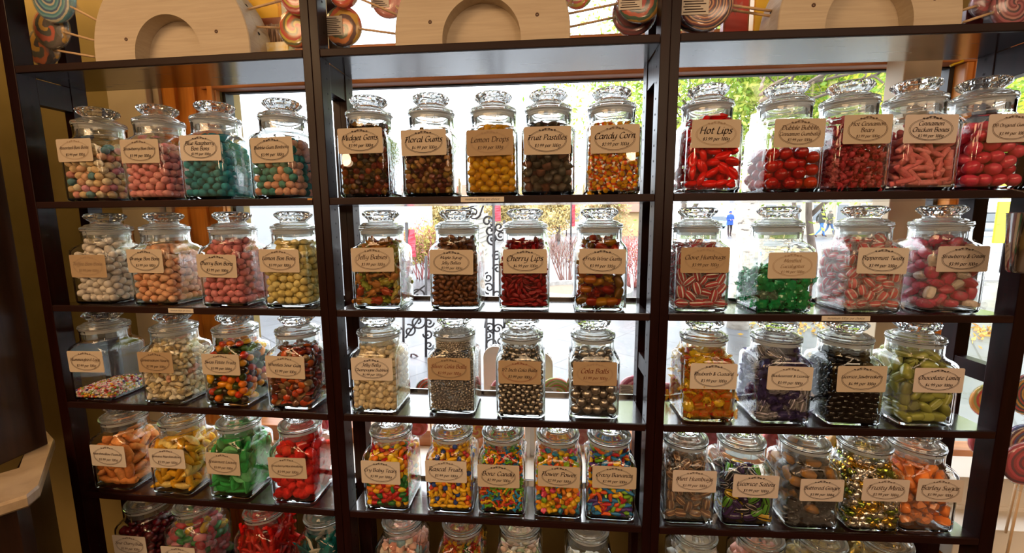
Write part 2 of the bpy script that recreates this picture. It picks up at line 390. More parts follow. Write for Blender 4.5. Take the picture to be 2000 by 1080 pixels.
def add_label(parent, lines, price, cx, cz, w=.113, h=.0655, paper='cream', ink='dark', oval=None, tilt=0.0, wt=1.0, size=1.0, yfront=-.0651):
    lab = link('label', label_sheet(w, h, paper), parent, (cx, yfront, cz)); lab.rotation_euler = (0, tilt, 0)
    oi = oval or ink
    if oi not in OVALS:
        mb = MB(); mb.V, mb.F, mb.M = [OVAL_DATA[0]], OVAL_DATA[1], OVAL_DATA[2]; OVALS[oi] = mb.mesh('oval_border', INKS[oi], False)
    link('oval_border', OVALS[oi], lab).scale = (w / .113, 1, h / .0655)
    mb = MB(); yd = -.0012
    if len(lines) == 1:
        write(mb, lines[0], 0, .0055, .0122 * size, w * .84, yd, wt); write(mb, price, .001, -.0125, .0090, w * .55, yd, wt)
    else:
        write(mb, lines[0], 0, .0105, .0105 * size, w * .72, yd, wt); write(mb, lines[1], 0, -.0030, .0105 * size, w * .80, yd, wt); write(mb, price, .001, -.0160, .0084, w * .48, yd, wt)
    mb.build('lettering', INKS[ink], lab, False)
    return lab
def make_jar(u, b, d, z, label, rz=0.0, group='square glass candy jars on the shelves'):
    o, a, w = BAYS[b]
    t = thing('candy_jar', label, 'candy jar', bay_pt(b, u, d, z + .0003), a + rz, group)
    link('glass_body', ME_BODY, t)
    l = link('lid', ME_LID, t); link('knob', ME_KNOB, l); link('seal', ME_SEAL, l)
    return t
# ------------------------------------------------------------------ three open shelving units
def side_frame(t0, t1, face):
    """ladder frame between u=t0 and u=t1; face: which sides carry pin holes"""
    mb = MB(); zt = 2.30
    mb.box(t0, t1, 0, .045, 0, zt, .0015); mb.box(t0, t1, .126, DEP, 0, zt, .0015)
    for z0, z1 in ((1.792, 1.86), (1.060, 1.104), (.10, .16), (2.22, 2.29)):
        mb.box(t0 + .002, t1 - .002, .0445, .1265, z0, z1, .001)
    for f, sg in face:
        for d in (.026, .147):
            z = .22
            while z < 2.2:
                a = np.arange(8) / 8 * 2 * PI; r = .0027
                ring = np.stack([np.full(8, f + sg * .0004), d + r * np.cos(a), z + r * np.sin(a)], 1)
                mb.add(ring, np.arange(8)[::1].reshape(1, -1) if sg > 0 else np.arange(8)[::-1].reshape(1, -1), 1)
                z += .0355
    return mb
UNIT_LABELS = ['dark wooden shelving unit standing next to the olive wall and marble counter', 'dark wooden shelving unit between the two other units in front of the window', 'dark wooden shelving unit beside the metal scoop and white steps']
STRIPS = {(0, 2): (353, 608.5, .075), (1, 1): (942, 393, .106), (2, 2): (1652, 625.5, .110)}
UNITS = []
for b, (o, a, w) in enumerate(BAYS):
    un = thing('shelving_unit', UNIT_LABELS[b], 'shelving', (o[0], o[1], 0), a, 'dark shelving units'); UNITS.append(un)
    tl = .031 if b == 0 else GAP / 2 - .0002; tr = .034 if b == 2 else GAP / 2 - .0002
    side_frame(-tl, 0, [(0, 1)]).build('side_frame', [WOODV, HOLE], un, False)
    side_frame(w, w + tr, [(w, -1)]).build('side_frame', [WOODV, HOLE], un, False)
    for l, z in enumerate(ZS):
        mb = MB(); mb.box(.0006, w - .0006, .0062, DEP - .006, z - TH, z, .0006); mb.box(.0006, w - .0006, 0, .0060, z - TH, z, .0018, 1)     # board, with an added dull front strip that keeps lamp reflections off
        mb.box(.0006, w - .0006, DEP - .0065, DEP, z - TH, z + .010, .001)     # low lip along the back
        sh = mb.build('shelf', [WOOD, EDGE], un, False)
        if (b, l) in STRIPS:
            px, py, sw = STRIPS[(b, l)]; u, _ = bay_ray(b, px, py, -.001)
            mb = MB(); mb.box(u - sw / 2, u + sw / 2, -.0009, .0001, z - .0145, z - .0025)
            st = mb.build('price_strip', STRIP, sh, False); tag(st, 'cream paper strip reading minimum 100gr per choice')
            mb = MB(); write(mb, 'minimum 100gr per choice', u, z - .0085, .0056, sw * .82, -.0012, .7)
            mb.build('lettering', INKS['dark'], st, False)
    if b == 0:
        u, _ = bay_ray(0, 605, 389, -.001); z = ZS[1]
        mb = MB(); mb.box(u - .006, u + .006, -.0009, .0001, z - .005, z - .0005); mb.build('tape', mat('amber_tape', (.55, .25, .05), .4), un.children[2 + 1] if False else un, False)
# ------------------------------------------------------------------ sweets: shapes
def egrid(nu=12, nv=8):
    V = [(0, 0, 1)]; 
    for i in range(1, nv):
        p = i / nv * PI
        for j in range(nu):
            t = j / nu * 2 * PI; V.append((math.sin(p) * math.cos(t), math.sin(p) * math.sin(t), math.cos(p)))
    V.append((0, 0, -1)); q = []; tr = []
    for i in range(nv - 2):
        for j in range(nu):
            a = 1 + i * nu + j; b = 1 + i * nu + (j + 1) % nu; q.append((a, a + nu, b + nu, b))
    for j in range(nu):
        tr.append((0, 1 + j, 1 + (j + 1) % nu)); e = 1 + (nv - 2) * nu; tr.append((len(V) - 1, e + (j + 1) % nu, e + j))
    return np.array(V, float), [np.array(q), np.array(tr)]
def ell(a, b, c, fn=None, nu=12, nv=8, mb=None, mi=0, at=(0, 0, 0), R=None):
    V, F = egrid(nu, nv)
    V = V * (a, b, c)
    if fn: V = fn(V)
    if R is not None: V = V @ np.array(R).T
    mb = mb or MB(); return mb.add(V + np.array(at), F, mi)
def sup(V, p):  # squarish super-ellipsoid
    n = np.linalg.norm(V, axis=1)[:, None]; U = V / n
    return U / (np.abs(U) ** p).sum(1)[:, None] ** (1 / p)
def s_ball(r, nu=14, nv=10): return ell(r, r, r, nu=nu, nv=nv)
def s_bonbon(r):
    return ell(r * 1.12, r * .95, r * .93, lambda V: V * (1 + .05 * np.sin(V[:, :1] * 380) * np.cos(V[:, 1:2] * 300)))
def s_bean(r):
    return ell(r * 1.45, r * .9, r * .9, lambda V: V + np.stack([0 * V[:, 0], (V[:, 0] / r) ** 2 * r * .16, 0 * V[:, 0]], 1))
def s_tear(r): return ell(r * 1.5, r * .95, r * .85, lambda V: V * np.stack([1 + 0 * V[:, 0], 1 - .35 * V[:, 0] / (1.5 * r), 1 - .35 * V[:, 0] / (1.5 * r)], 1))
def s_drum(r, k=.8):
    mb = MB(); h = r * k
    return mb.lathe([(r * .75, -h), (r * .95, -h * .85), (r, -h * .5), (r, h * .5), (r * .95, h * .85), (r * .75, h)], 14)
def s_dome(r): return MB().lathe([(r * .9, -r * .7), (r, -r * .55), (r * .97, -r * .1), (r * .8, r * .4), (r * .5, r * .65), (r * .2, r * .72)], 14)
def s_disc(r): return ell(r * 1.25, r * 1.25, r * .5, nu=14, nv=8)
def s_cube(r): return ell(1, 1, 1, lambda V: sup(V, 5) * (r * .98, r * .95, r * .85) * 1.0, nu=14, nv=10)
def s_corn(r):
    mb = MB(); pr = []
    for z, w in ((-1.45, .5), (-1.4, .85), (-1.1, .98), (-.45, .86), (-.44, .86), (.45, .56), (.46, .56), (1.1, .28), (1.35, .12)): pr.append((z * r, w * r))
    n = 12; t = np.arange(n) / n * 2 * PI; rings = [np.stack([w * np.sign(np.cos(t)) * abs(np.cos(t)) ** .7, .68 * w * np.sin(t), np.full(n, z)], 1) for z, w in pr]
    mb.loft(rings, cap0=True, cap1=True)
    mi = np.repeat([0, 0, 0, 0, 1, 1, 2, 2], n); mb.M = [mi, np.array([0]), np.array([2])]; return mb
def s_tube(L, r):
    mb = MB(); n = 10; t = np.arange(n) / n * 2 * PI; rings = []
    for x, k in ((-L, .25), (-L, .8), (-L * .94, 1), (0, 1.04), (L * .94, 1), (L, .8), (L, .25)):
        rings.append(np.stack([np.full(n, x), k * r * np.cos(t), k * r * .8 * np.sin(t)], 1))
    return mb.loft(rings, cap0=True, cap1=True)
def s_lips(r):
    def f(V):
        x = V[:, 0] / (1.6 * r); y = V[:, 1] + np.sign(V[:, 1]) * 0 
        z = V[:, 2] * (1 - .35 * np.exp(-(V[:, 1] / (.25 * r)) ** 2))
        y = V[:, 1] * (1 - .5 * x * x) * (1 - .18 * np.exp(-(x / .15) ** 2) * (V[:, 1] > 0))
        return np.stack([V[:, 0], y, z - .2 * r * x * x], 1)
    return ell(1.6 * r, .95 * r, .7 * r, f, 16, 10)
def s_bear(r, legs=True):
    mb = ell(r * .75, r * .65, r * 1.0, nu=10, nv=8); ell(r * .5, r * .5, r * .5, None, 10, 8, mb, 0, (0, 0, r * 1.3))
    for s in (-1, 1):
        ell(r * .2, r * .18, r * .2, None, 8, 6, mb, 0, (s * r * .38, 0, r * 1.72))
        ell(r * .25, r * .3, r * .25, None, 8, 6, mb, 0, (s * r * .6, r * .45, r * .45)); ell(r * .32, r * .45, r * .3, None, 8, 6, mb, 0, (s * r * .5, r * .45, -r * .75))
    mb.xf(Matrix.Translation((0, 0, -r * .3))); return mb
def s_baby(r):
    mb = ell(r * .75, r * .5, r * 1.15, nu=10, nv=8, mb=None); ell(r * .52, r * .45, r * .52, None, 10, 8, mb, 0, (0, 0, r * 1.35))
    for s in (-1, 1):
        ell(r * .28, r * .26, r * .55, None, 8, 6, mb, 0, (s * r * .62, .08 * r, r * .2)); ell(r * .34, r * .32, r * .5, None, 8, 6, mb, 0, (s * r * .36, 0, -r * 1.05))
    mb.xf(Matrix.Rotation(PI / 2, 4, 'Y')); return mb
def s_ring(r):
    mb = MB(); n = 18; t = np.linspace(0, 2 * PI, n, endpoint=False); rings = []
    m = 8
    for a in t:
        c = np.array([math.cos(a) * r * .85 * 1.25, math.sin(a) * r * .85, 0]); d = np.array([math.cos(a), math.sin(a), 0])
        rings.append([c + r * .42 * (d * math.cos(p) + np.array([0, 0, 1.0]) * math.sin(p) * 1.1) for p in np.arange(m) / m * 2 * PI])
    rings.append(rings[0]); return mb.loft(rings)
def s_heart(r):
    mb = MB(); t = np.arange(22) / 22 * 2 * PI
    x = 16 * np.sin(t) ** 3 / 16; y = (13 * np.cos(t) - 5 * np.cos(2 * t) - 2 * np.cos(3 * t) - np.cos(4 * t)) / 16
    O = np.stack([x, y], 1)[::-1]
    return mb.loft([np.c_[O * r * k, np.full(22, z * r)] for k, z in ((.7, -.5), (1.05, -.42), (1.15, -.2), (1.15, .2), (1.05, .42), (.7, .5))], cap0=True, cap1=True)
def s_peanut(r): return ell(r * 2.1, r, r * .85, lambda V: V * np.stack([1 + 0 * V[:, 0], 1 - .28 * np.exp(-(V[:, 0] / (.6 * r)) ** 2), 1 - .2 * np.exp(-(V[:, 0] / (.6 * r)) ** 2)], 1) + np.stack([0 * V[:, 0], 0 * V[:, 0], .03 * r * np.sin(V[:, 0] / r * 9)], 1), 14, 14)
def s_banana(r, k=2.0):
    return ell(r * k, r * .72, r * .68, lambda V: V * np.stack([1 + 0 * V[:, 0], 1 + 0 * V[:, 0], 1 + 0 * V[:, 0]], 1) + np.stack([0 * V[:, 0], -.55 * r * (V[:, 0] / (k * r)) ** 2 * k / 1.6, 0 * V[:, 0]], 1), 9, 10)
def s_leaf(r): return ell(r * 1.75, r * .95, r * .42, lambda V: np.stack([V[:, 0], V[:, 1] * (1 - .3 * (V[:, 0] / (1.75 * r)) ** 2) * (1 + .08 * np.sin(V[:, 0] / r * 12)), V[:, 2] + .14 * r * (V[:, 0] / r) ** 2 - .12 * r * np.exp(-(V[:, 1] / (.12 * r)) ** 2)], 1), 16, 12)
def s_bone(r):
    mb = s_tube(r * 1.1, r * .42)
    for s in (-1, 1):
        for q in (-1, 1): ell(r * .48, r * .48, r * .42, None, 8, 6, mb, 0, (s * r * 1.1, q * r * .38, 0))
    return mb
def s_flower(r): return MB().lathe([(r * .6, -r * .55), (r * .95, -r * .42), (r * 1.05, 0), (r * .95, r * .42), (r * .6, r * .55), (.2 * r, r * .42)], 20, lobes=lambda t, q, z: 1 + .12 * np.cos(5 * t))
def s_pillow(r, k=1.5): return ell(1, 1, 1, lambda V: sup(V, 3.0) * (r * k, r * .95, r * .75), 16, 10)
def s_striped(r, k=1.5):
    mb = ell(1, 1, 1, lambda V: sup(V[:, [2, 0, 1]], 3.0) * (r * k, r * .95, r * .75), 24, 10); q, t = mb.F[0], mb.F[1]
    j = (q[:, 0] - 1) % 24; mb.M = [np.where(j % 4 < 1, 1, 0), np.zeros(len(t), int)]; return mb
def s_chunk(r, seed=1):
    g = np.random.default_rng(seed); b = bmesh.new()
    for _ in range(16):
        v = g.normal(size=3); v /= np.linalg.norm(v); b.verts.new(v * r * g.uniform(.85, 1.15) * np.array([1.25, .95, .85]))
    h = bmesh.ops.convex_hull(b, input=b.verts[:]); bmesh.ops.delete(b, geom=[e for e in h['geom_interior'] if isinstance(e, bmesh.types.BMVert)], context='VERTS')
    return MB().bm(b)
def s_twist(core, L, r, seed=3, wmi=2, fan=1.25):
    """a sweet in a film wrapper with two twisted, fanned-out ends"""
    g = np.random.default_rng(seed); mb = core; n = 18; t = np.arange(n) / n * 2 * PI; rings = []
    for x, k in ((-2.0, fan), (-1.75, fan * .9), (-1.25, .28), (-1.12, .3), (-.95, .8), (-.5, 1.06), (0, 1.12), (.5, 1.06), (.95, .8), (1.12, .3), (1.25, .28), (1.75, fan * .9), (2.0, fan)):
        cr = 1 + (.10 if abs(x) < 1 else .3 * (abs(x) > 1.5)) * np.sin(t * 6 + x * 3) + g.normal(0, .085, n)
        fl = 1 if abs(x) < 1.2 else (.35 if x > 0 else .5)
        rings.append(np.stack([np.full(n, x * L) + g.normal(0, .03 * L, n) * (abs(x) > 1.4), k * r * cr * np.cos(t), k * r * cr * fl * np.sin(t)], 1))
    return mb.loft(rings, wmi)
def s_lace(r): return None

# ------------------------------------------------------------------ packing spheres into the jar
HB = .0604
def wall_hc(z):
    """inner half width and corner radius of the jar at height z"""
    k = np.clip((z - .148) / .024, 0, 1); k = k * k * (3 - 2 * k)
    return HB * (1 - k) + .0520 * k, .0135 * (1 - k) + .0520 * k
def pack(r, fill, seed=0, slope=0.0, shell=None, it=260, dens=.60):
    g = np.random.default_rng(seed)
    z0 = .0085; area = (2 * HB) ** 2 - .0004; H = min(fill, .15) - z0; vol = area * H + (PI * .0520 ** 2) * max(0, fill - .15)
    core = None
    if shell:
        core = (HB - shell, fill - shell * 1.2); vol -= (2 * core[0]) ** 2 * max(0, core[1] - z0 - shell)
    n = max(3, int(dens * vol / (4 / 3 * PI * r ** 3)))
    P = np.empty((0, 3))
    while len(P) < n:
        Q = g.uniform((-HB + r, -HB + r, z0 + r), (HB - r, HB - r, min(fill * 1.05, .196)), (n * 2, 3))
        if core: Q = Q[(np.abs(Q[:, 0]) > core[0]) | (np.abs(Q[:, 1]) > core[0]) | (Q[:, 2] > core[1]) | (Q[:, 2] < z0 + shell)]
        P = np.concatenate([P, Q])[:n]
    rad = r * (1 + g.uniform(-.03, .03, n)); ii = jj = None
    for k in range(it):
        P[:, 2] -= r * (.02 if k < it * .8 else .004)
        if k % 12 == 0:
            if n <= 700:
                D = ((P[:, None] - P[None]) ** 2).sum(2); ii, jj = np.where(np.triu(D < (2.6 * r) ** 2, 1))
            else:
                kt = KDTree(n)
                for q in range(n): kt.insert(P[q], q)
                kt.balance(); a = []; bq = []
                for q in range(n):
                    for _, m, _d in kt.find_range(P[q], 2.5 * r):
                        if m > q: a.append(q); bq.append(m)
                ii, jj = np.array(a, int), np.array(bq, int)
        d = P[jj] - P[ii]; L = np.sqrt((d * d).sum(1)) + 1e-9; ov = np.clip(rad[ii] + rad[jj] - L, 0, None)
        s = d / L[:, None] * (ov * .42)[:, None]
        for c in range(3): P[:, c] += np.bincount(jj, s[:, c], n) - np.bincount(ii, s[:, c], n)
        P[:, 2] = np.maximum(P[:, 2], z0 + rad)
        top = .2 if fill > .12 else fill * 1.4
        P[:, 2] = np.minimum(P[:, 2], np.minimum(top, .2 if slope == 0 else np.clip(fill + slope * P[:, 0], .012, .2)) - rad * .5)
        h, c = wall_hc(P[:, 2]); inn = np.maximum(h - c, 0)
        qx = np.abs(P[:, 0]) - inn; qy = np.abs(P[:, 1]) - inn; lim = c - rad
        both = (qx > 0) & (qy > 0); rr = np.sqrt(np.where(both, qx * qx + qy * qy, 1)); f = np.where(both & (rr > lim), lim / rr, 1)
        P[:, 0] = np.where(both, np.sign(P[:, 0]) * (inn + qx * f), np.clip(P[:, 0], -(h - rad), h - rad))
        P[:, 1] = np.where(both, np.sign(P[:, 1]) * (inn + qy * f), np.clip(P[:, 1], -(h - rad), h - rad))
        if core:
            ins = (np.abs(P[:, 0]) < core[0]) & (np.abs(P[:, 1]) < core[0]) & (P[:, 2] < core[1]) & (P[:, 2] > z0 + shell)
            ax = np.abs(P[:, 0]) > np.abs(P[:, 1])
            P[:, 0] = np.where(ins & ax, np.sign(P[:, 0]) * core[0], P[:, 0]); P[:, 1] = np.where(ins & ~ax, np.sign(P[:, 1]) * core[0], P[:, 1])
    return P, rad
def orient(P, half, r, g, lay=.5):
    """random rotations; long axis (local x) is turned along any wall it would pierce, and lies flat-ish"""
    n = len(P); A = g.normal(size=(n, 3)); A[:, 2] *= lay; A /= np.linalg.norm(A, axis=1)[:, None]
    h, c = wall_hc(P[:, 2]); ext = max(half, r)
    for ax in (0, 1, 2):
        room = (h - np.abs(P[:, ax])) if ax < 2 else np.minimum(P[:, 2] - .0085, 9)
        lim = np.clip((room - r * .92) / max(ext - r * .92, 1e-6), .02, 1)
        if ext > r * 1.02:
            A[:, ax] = np.where(np.abs(A[:, ax]) > lim, np.sign(A[:, ax]) * lim, A[:, ax])
            o = [k for k in range(3) if k != ax]; s = np.sqrt(np.clip(1 - A[:, ax] ** 2, 0, 1)) / (np.sqrt(A[:, o[0]] ** 2 + A[:, o[1]] ** 2) + 1e-9)
            A[:, o[0]] *= s; A[:, o[1]] *= s
    U = g.normal(size=(n, 3)); U -= A * (U * A).sum(1)[:, None]; U /= np.linalg.norm(U, axis=1)[:, None]
    W = np.cross(A, U); return np.stack([A, U, W], 2)   # columns are the local axes
def visible(P, rad, camL, lab, px=.0011):
    """share of each sphere's disc that the camera sees (jar-local), the label hiding what lies behind it"""
    d = P - camL; yy = d[:, 1]; S = abs(camL[1] + .06)
    X = d[:, 0] / yy * S; Z = d[:, 2] / yy * S; Rr = rad / yy * S
    pp = max(px, Rr.min() * .3)
    x0, z0 = (X - Rr).min(), (Z - Rr).min(); nx = int((X + Rr).max() / pp - x0 / pp) + 3; nz = int((Z + Rr).max() / pp - z0 / pp) + 3
    buf = np.full((nz, nx), -1)
    for q in np.argsort(-yy):
        a0, a1 = int((X[q] - Rr[q] - x0) / pp), int((X[q] + Rr[q] - x0) / pp) + 2; b0, b1 = int((Z[q] - Rr[q] - z0) / pp), int((Z[q] + Rr[q] - z0) / pp) + 2
        gx = x0 + (np.arange(a0, a1) + .5) * pp - X[q]; gz = z0 + (np.arange(b0, b1) + .5) * pp - Z[q]
        m = gx[None] ** 2 + gz[:, None] ** 2 < Rr[q] ** 2
        buf[b0:b1, a0:a1][m] = q
    if lab:
        k = S / (-.0651 - camL[1]); l0 = [(lab[0] - camL[0]) * k, (lab[1] - camL[0]) * k, (lab[2] - camL[2]) * k, (lab[3] - camL[2]) * k]
        buf[max(0, int((l0[2] - z0) / pp)):max(0, int((l0[3] - z0) / pp)), max(0, int((l0[0] - x0) / pp)):max(0, int((l0[1] - x0) / pp))] = -1
    cnt = np.bincount(buf[buf >= 0], minlength=len(P)); return cnt / (PI * (Rr / pp) ** 2)
def hx(s):
    v = [int(s[i:i + 2], 16) / 255 for i in (0, 2, 4)]
    return tuple(x / 12.92 if x <= .04045 else ((x + .055) / 1.055) ** 2.4 for x in v)
CM = {}
def K(s, kind='hard'):
    """sweet materials: chalk (powdered), hard (boiled, shiny), gum (translucent jelly), foil, film"""
    if (s, kind) not in CM:
        c = hx(s); n = 'sweet_%s_%s' % (kind, s)
        if kind == 'chalk': m = noise_col(mat(n, c, .75, spec=.25, transl=.2), [(.35, tuple(x * .86 for x in c)), (.65, tuple(min(1, x * 1.08 + .01) for x in c))], scale=150, detail=3)
        elif kind == 'hard': m = mat(n, c, .12, spec=.5, transl=.05)
        elif kind == 'gum': m = mat(n, c, .25, spec=.5, transl=.38)
        elif kind == 'foil': m = mat(n, c, .17, metal=.85)
        elif kind == 'silver': m = mat(n, c, .3, metal=.9)
        elif kind == 'film': m = film(n, c, .30)
        elif kind == 'wrap': m = film(n, c, .80)
        CM[(s, kind)] = m
    return CM[(s, kind)]
CLEAR = film('clear_film', (.9, .9, .9), .09, .1); CLEARW = film('frosty_film', (.92, .9, .9), .22, .12)
CAND = {}
KS = dict(bb=1.17, gems=1.15, floral=1.15, lemon=1.1, past=1.2, corn=1.05, hotlips=1.2, gumball=1.07, bears=1.2, bones=1.1, pinkball=1.1, babies=1.3, maple=1.1, cherrylips=1.15, wine=1.35, clove=1.3, menthol=1.2, peppermint=1.3, strawcream=1.35, eggs=1.12, hearts=1.2, swiss=1.2, wheelies=1.1, champ=1.2, silver=1.25, half=1.14, cola=1.1, rhubarb=1.25, black=1.25, jaw=1.08, limes=1.2, peanut=1.32, banana=1.25, leaf=1.3, strawmarsh=1.25, tears=1.18, rascal=1.2, bonz=1.22, flower=1.22, crazy=1.2, mint=1.3, satin=1.2, ginger=1.3, frusty=1.15, barley=1.2)
def cand(key, name, r, shapes, half=None, lay=.6, dens=.60, shell=None, desc=''):
    """shapes: list of (builder, materials, weight); name: what one sweet is called"""
    ks = KS.get(key[:2] if key[:3] == 'bb_' else key, 1.15)
    CAND[key] = dict(ks=ks, name=name, r=r * ks, half=(half or r) * ks, shapes=shapes, lay=lay, dens=dens, shell=shell, desc=desc, me=None)
def cols(fn, cs, kind, w=None): return [(fn, [K(c, kind)], (w[i] if w else 1)) for i, c in enumerate(cs)]
BB = lambda: s_bonbon(.0088)
cand('bb_mix', 'assorted_bon_bon', .0088, cols(BB, ['f0d0a0', 'f2c2a0', 'f0a89a', '6a9aa6', 'e8a0b8', 'f4e4c4'], 'chalk', [3, 2, 2, 2, 2, 2]), .0099, desc='round pastel bon bon')
cand('bb_straw', 'strawberry_bon_bon', .0088, cols(BB, ['f0a0a0', 'eb9498', 'f2a8a4'], 'chalk'), .0099, desc='powdery pink bon bon')
cand('bb_blue', 'blue_raspberry_bon_bon', .0088, cols(BB, ['2f98a6', '288c9c', '3aa4b4'], 'chalk'), .0099, desc='powdery turquoise bon bon')
cand('bb_gum', 'bubble_gum_bon_bon', .0088, cols(BB, ['3a9696', 'eab49c', '4a9a92', 'e4a890'], 'chalk'), .0099, desc='green or peach bon bon')
cand('bb_white', 'toffee_bon_bon', .0088, cols(BB, ['efe4d8', 'f2e8de'], 'chalk'), .0099, desc='powdery white bon bon')
cand('bb_orange', 'orange_bon_bon', .0088, cols(BB, ['f2b890', 'f4c09a', 'f0b088'], 'chalk'), .0099, desc='powdery peach orange bon bon')
cand('bb_cherry', 'cherry_bon_bon', .0088, cols(BB, ['e88e94', 'e08488', 'ec989c'], 'chalk'), .0099, desc='powdery rose bon bon')
cand('bb_lemon', 'lemon_bon_bon', .0088, cols(BB, ['ecd88a', 'e8d07c', 'f0de98'], 'chalk'), .0099, desc='powdery pale yellow bon bon')
cand('gems', 'fruit_gem', .0066, cols(lambda: s_drum(.0068), ['7a1c0c', '8a5a10', '4a1408', '5a3a08', '9a3a10', '3a2a0a'], 'gum'), desc='small dark fruit gum drum')
cand('floral', 'floral_gum', .0064, cols(lambda: s_drum(.0068, .6), ['8a5a14', '7a2c0c', 'a07a28', '6a2010', 'c08a50'], 'gum'), desc='small amber gum disc')
cand('lemon', 'lemon_drop', .0088, cols(lambda: ell(.0108, .0088, .0082), ['f0b800', 'f4c410', 'e8aa00'], 'gum'), .0108, desc='glossy yellow lemon drop')
cand('past', 'fruit_pastille', .0092, cols(lambda: s_dome(.0098), ['6a5a48', '7a4a34', '5a5444', '8a5a48', '4e4438'], 'gum'), desc='sugared dome of fruit pastille')
cand('corn', 'candy_corn_piece', .0062, [(lambda: s_corn(.0066), [K('f0b010'), K('e85a08'), K('f6e8cc')], 1)], .0094, desc='yellow, orange and white candy corn piece')
cand('hotlips', 'hot_lips_gummy', .0115, cols(lambda: s_lips(.0108), ['f41410', 'e80c08'], 'hard'), .0165, desc='red lips shaped gummy')
cand('gumball', 'cinnamon_gumball', .0135, cols(lambda: s_ball(.0135, 18, 12), ['c01410', 'b01010', 'c83018'], 'hard'), desc='large shiny red gumball')
cand('bears', 'cinnamon_bear', .0078, cols(lambda: s_bear(.0072), ['e0505e', 'd83c4a', 'e8787e'], 'gum'), .0125, desc='frosted red gummy bear')
cand('bones', 'cinnamon_stick_candy', .0098, cols(lambda: s_tube(.0215, .0062), ['f08a8c', 'ec7e82', 'f29698'], 'chalk'), .0215, dens=.5, desc='pink rod shaped hard candy')
cand('pinkball', 'pink_gumball', .0135, cols(lambda: ell(.015, .0132, .0125, nu=18, nv=12), ['d83a5a', 'd0304c', 'e04a64'], 'hard'), .015, desc='large pink oval gumball')
cand('babies', 'jelly_baby', .0098, cols(lambda: s_baby(.0096), ['b8a838', 'c8863a', 'c4502c', 'c8b454', 'a8b03a', 'b8782c'], 'gum', [2, 2, 2, 2, 1, 1]), .0165, desc='dusty coloured jelly baby')
cand('maple', 'maple_jelly_bean', .0066, cols(lambda: s_bean(.0064), ['6a3a1a', '744220', '5e3216'], 'hard'), .0092, desc='small brown jelly bean')
cand('cherrylips', 'cherry_lips_gummy', .0062, cols(lambda: s_lips(.006), ['b40818', 'a40614'], 'gum'), .0095, desc='small crimson lips shaped gummy')
cand('wine', 'wine_gum', .0105, cols(lambda: s_pillow(.0085, 1.35), ['b83008', 'c88a10', 'a01808', 'c87008', '8a5a10'], 'gum') + cols(lambda: s_bear(.009), ['c84808', 'a82008', 'c89018'], 'gum'), .0145, desc='translucent amber or red wine gum')
def wrapped(core, L, r, cmats, film_, seeds=(1, 2, 3), fan=1.25):
    return [((lambda s=s: s_twist(core(), L, r, s, len(cmats), fan)), cmats + [film_], 1) for s in seeds]
RED, WHT = K('d8101a'), K('f6ece6')
cand('clove', 'clove_humbug', .0098, wrapped(lambda: s_striped(.0085), .0105, .0095, [K('e0202a', 'gum'), WHT], CLEAR), .019, .5, desc='red and white striped humbug in clear film')
cand('menthol', 'green_foil_sweet', .0094, wrapped(lambda: s_pillow(.0082), .010, .0094, [K('0f8a4a', 'foil')], K('1ea45c', 'wrap')) + wrapped(lambda: s_pillow(.0082), .010, .0094, [K('4a3626', 'hard')], K('a8d8b8', 'film'), (5,)), .019, .5, desc='sweet twisted in shiny green wrapper')
cand('peppermint', 'peppermint_twist', .0098, wrapped(lambda: s_striped(.009, 1.15), .0095, .0098, [K('e0303a'), WHT], CLEARW), .019, .5, desc='red and white peppermint in clear film')
cand('strawcream', 'strawberry_cream_sweet', .0102, wrapped(lambda: s_pillow(.009, 1.35), .0105, .010, [K('fa5a86', 'gum')], CLEAR, (1, 2)) + wrapped(lambda: s_pillow(.009, 1.35), .0105, .010, [K('f4e4d8')], CLEAR, (4,)), .0205, .5, desc='pink or cream sweet in clear film')
cand('eggs', 'tiny_candy_egg', .0030, cols(lambda: ell(.0036, .003, .0029, nu=8, nv=6), ['c83a2a', 'f0e8dc', 'e89aa4', '6a4a8a', 'e8b03a', '9ab04a', 'f0d0c0'], 'hard', [2, 3, 2, 1, 2, 2, 2]), .0036, desc='tiny speckle of coloured candy egg')
cand('hearts', 'candy_heart', .0080, cols(lambda: s_heart(.0078), ['f4e0b8', 'f2dca8', 'f4ead4', 'f0b8a0', 'f6e6c8'], 'chalk', [3, 3, 3, 1, 2]), .0098, desc='pale chalky candy heart')
cand('swiss', 'petite_fruit', .0086, cols(lambda: s_ball(.0086), ['e8740c', 'c8300c', '3a2210', '3f5a14', 'e89a14', '2a1c0e'], 'hard') + cols(lambda: s_bean(.0088), ['f0b414', '3c4a14', 'e08a10'], 'hard'), .012, desc='small glossy fruit shaped candy')
cand('wheelies', 'sour_gum_disc', .0078, cols(lambda: s_disc(.0078), ['b83a14', '7a4a30', 'c85a18', '6a2a1c', '8a6a44', '9a3020'], 'hard'), .0098, desc='reddish brown sour gum disc')
cand('champ', 'champagne_bubble_gummy', .0070, cols(lambda: s_cube(.0072), ['f0dcb4', 'f2e2c2', 'ecd6a8'], 'chalk'), desc='cream rounded cube gummy')
cand('silver', 'tiny_silver_ball', .0029, cols(lambda: s_ball(.0029, 10, 7), ['b6aea6', 'a8a098'], 'silver'), shell=.014, dens=.62, desc='tiny silver candy ball')
cand('half', 'small_silver_ball', .0064, cols(lambda: s_ball(.0064, 14, 10), ['b4aca4', 'a49c94'], 'silver'), desc='half inch silver candy ball')
cand('cola', 'large_silver_ball', .0122, cols(lambda: s_ball(.0122, 20, 14), ['b8b0a8', 'a8a098'], 'silver'), desc='large silver candy ball')
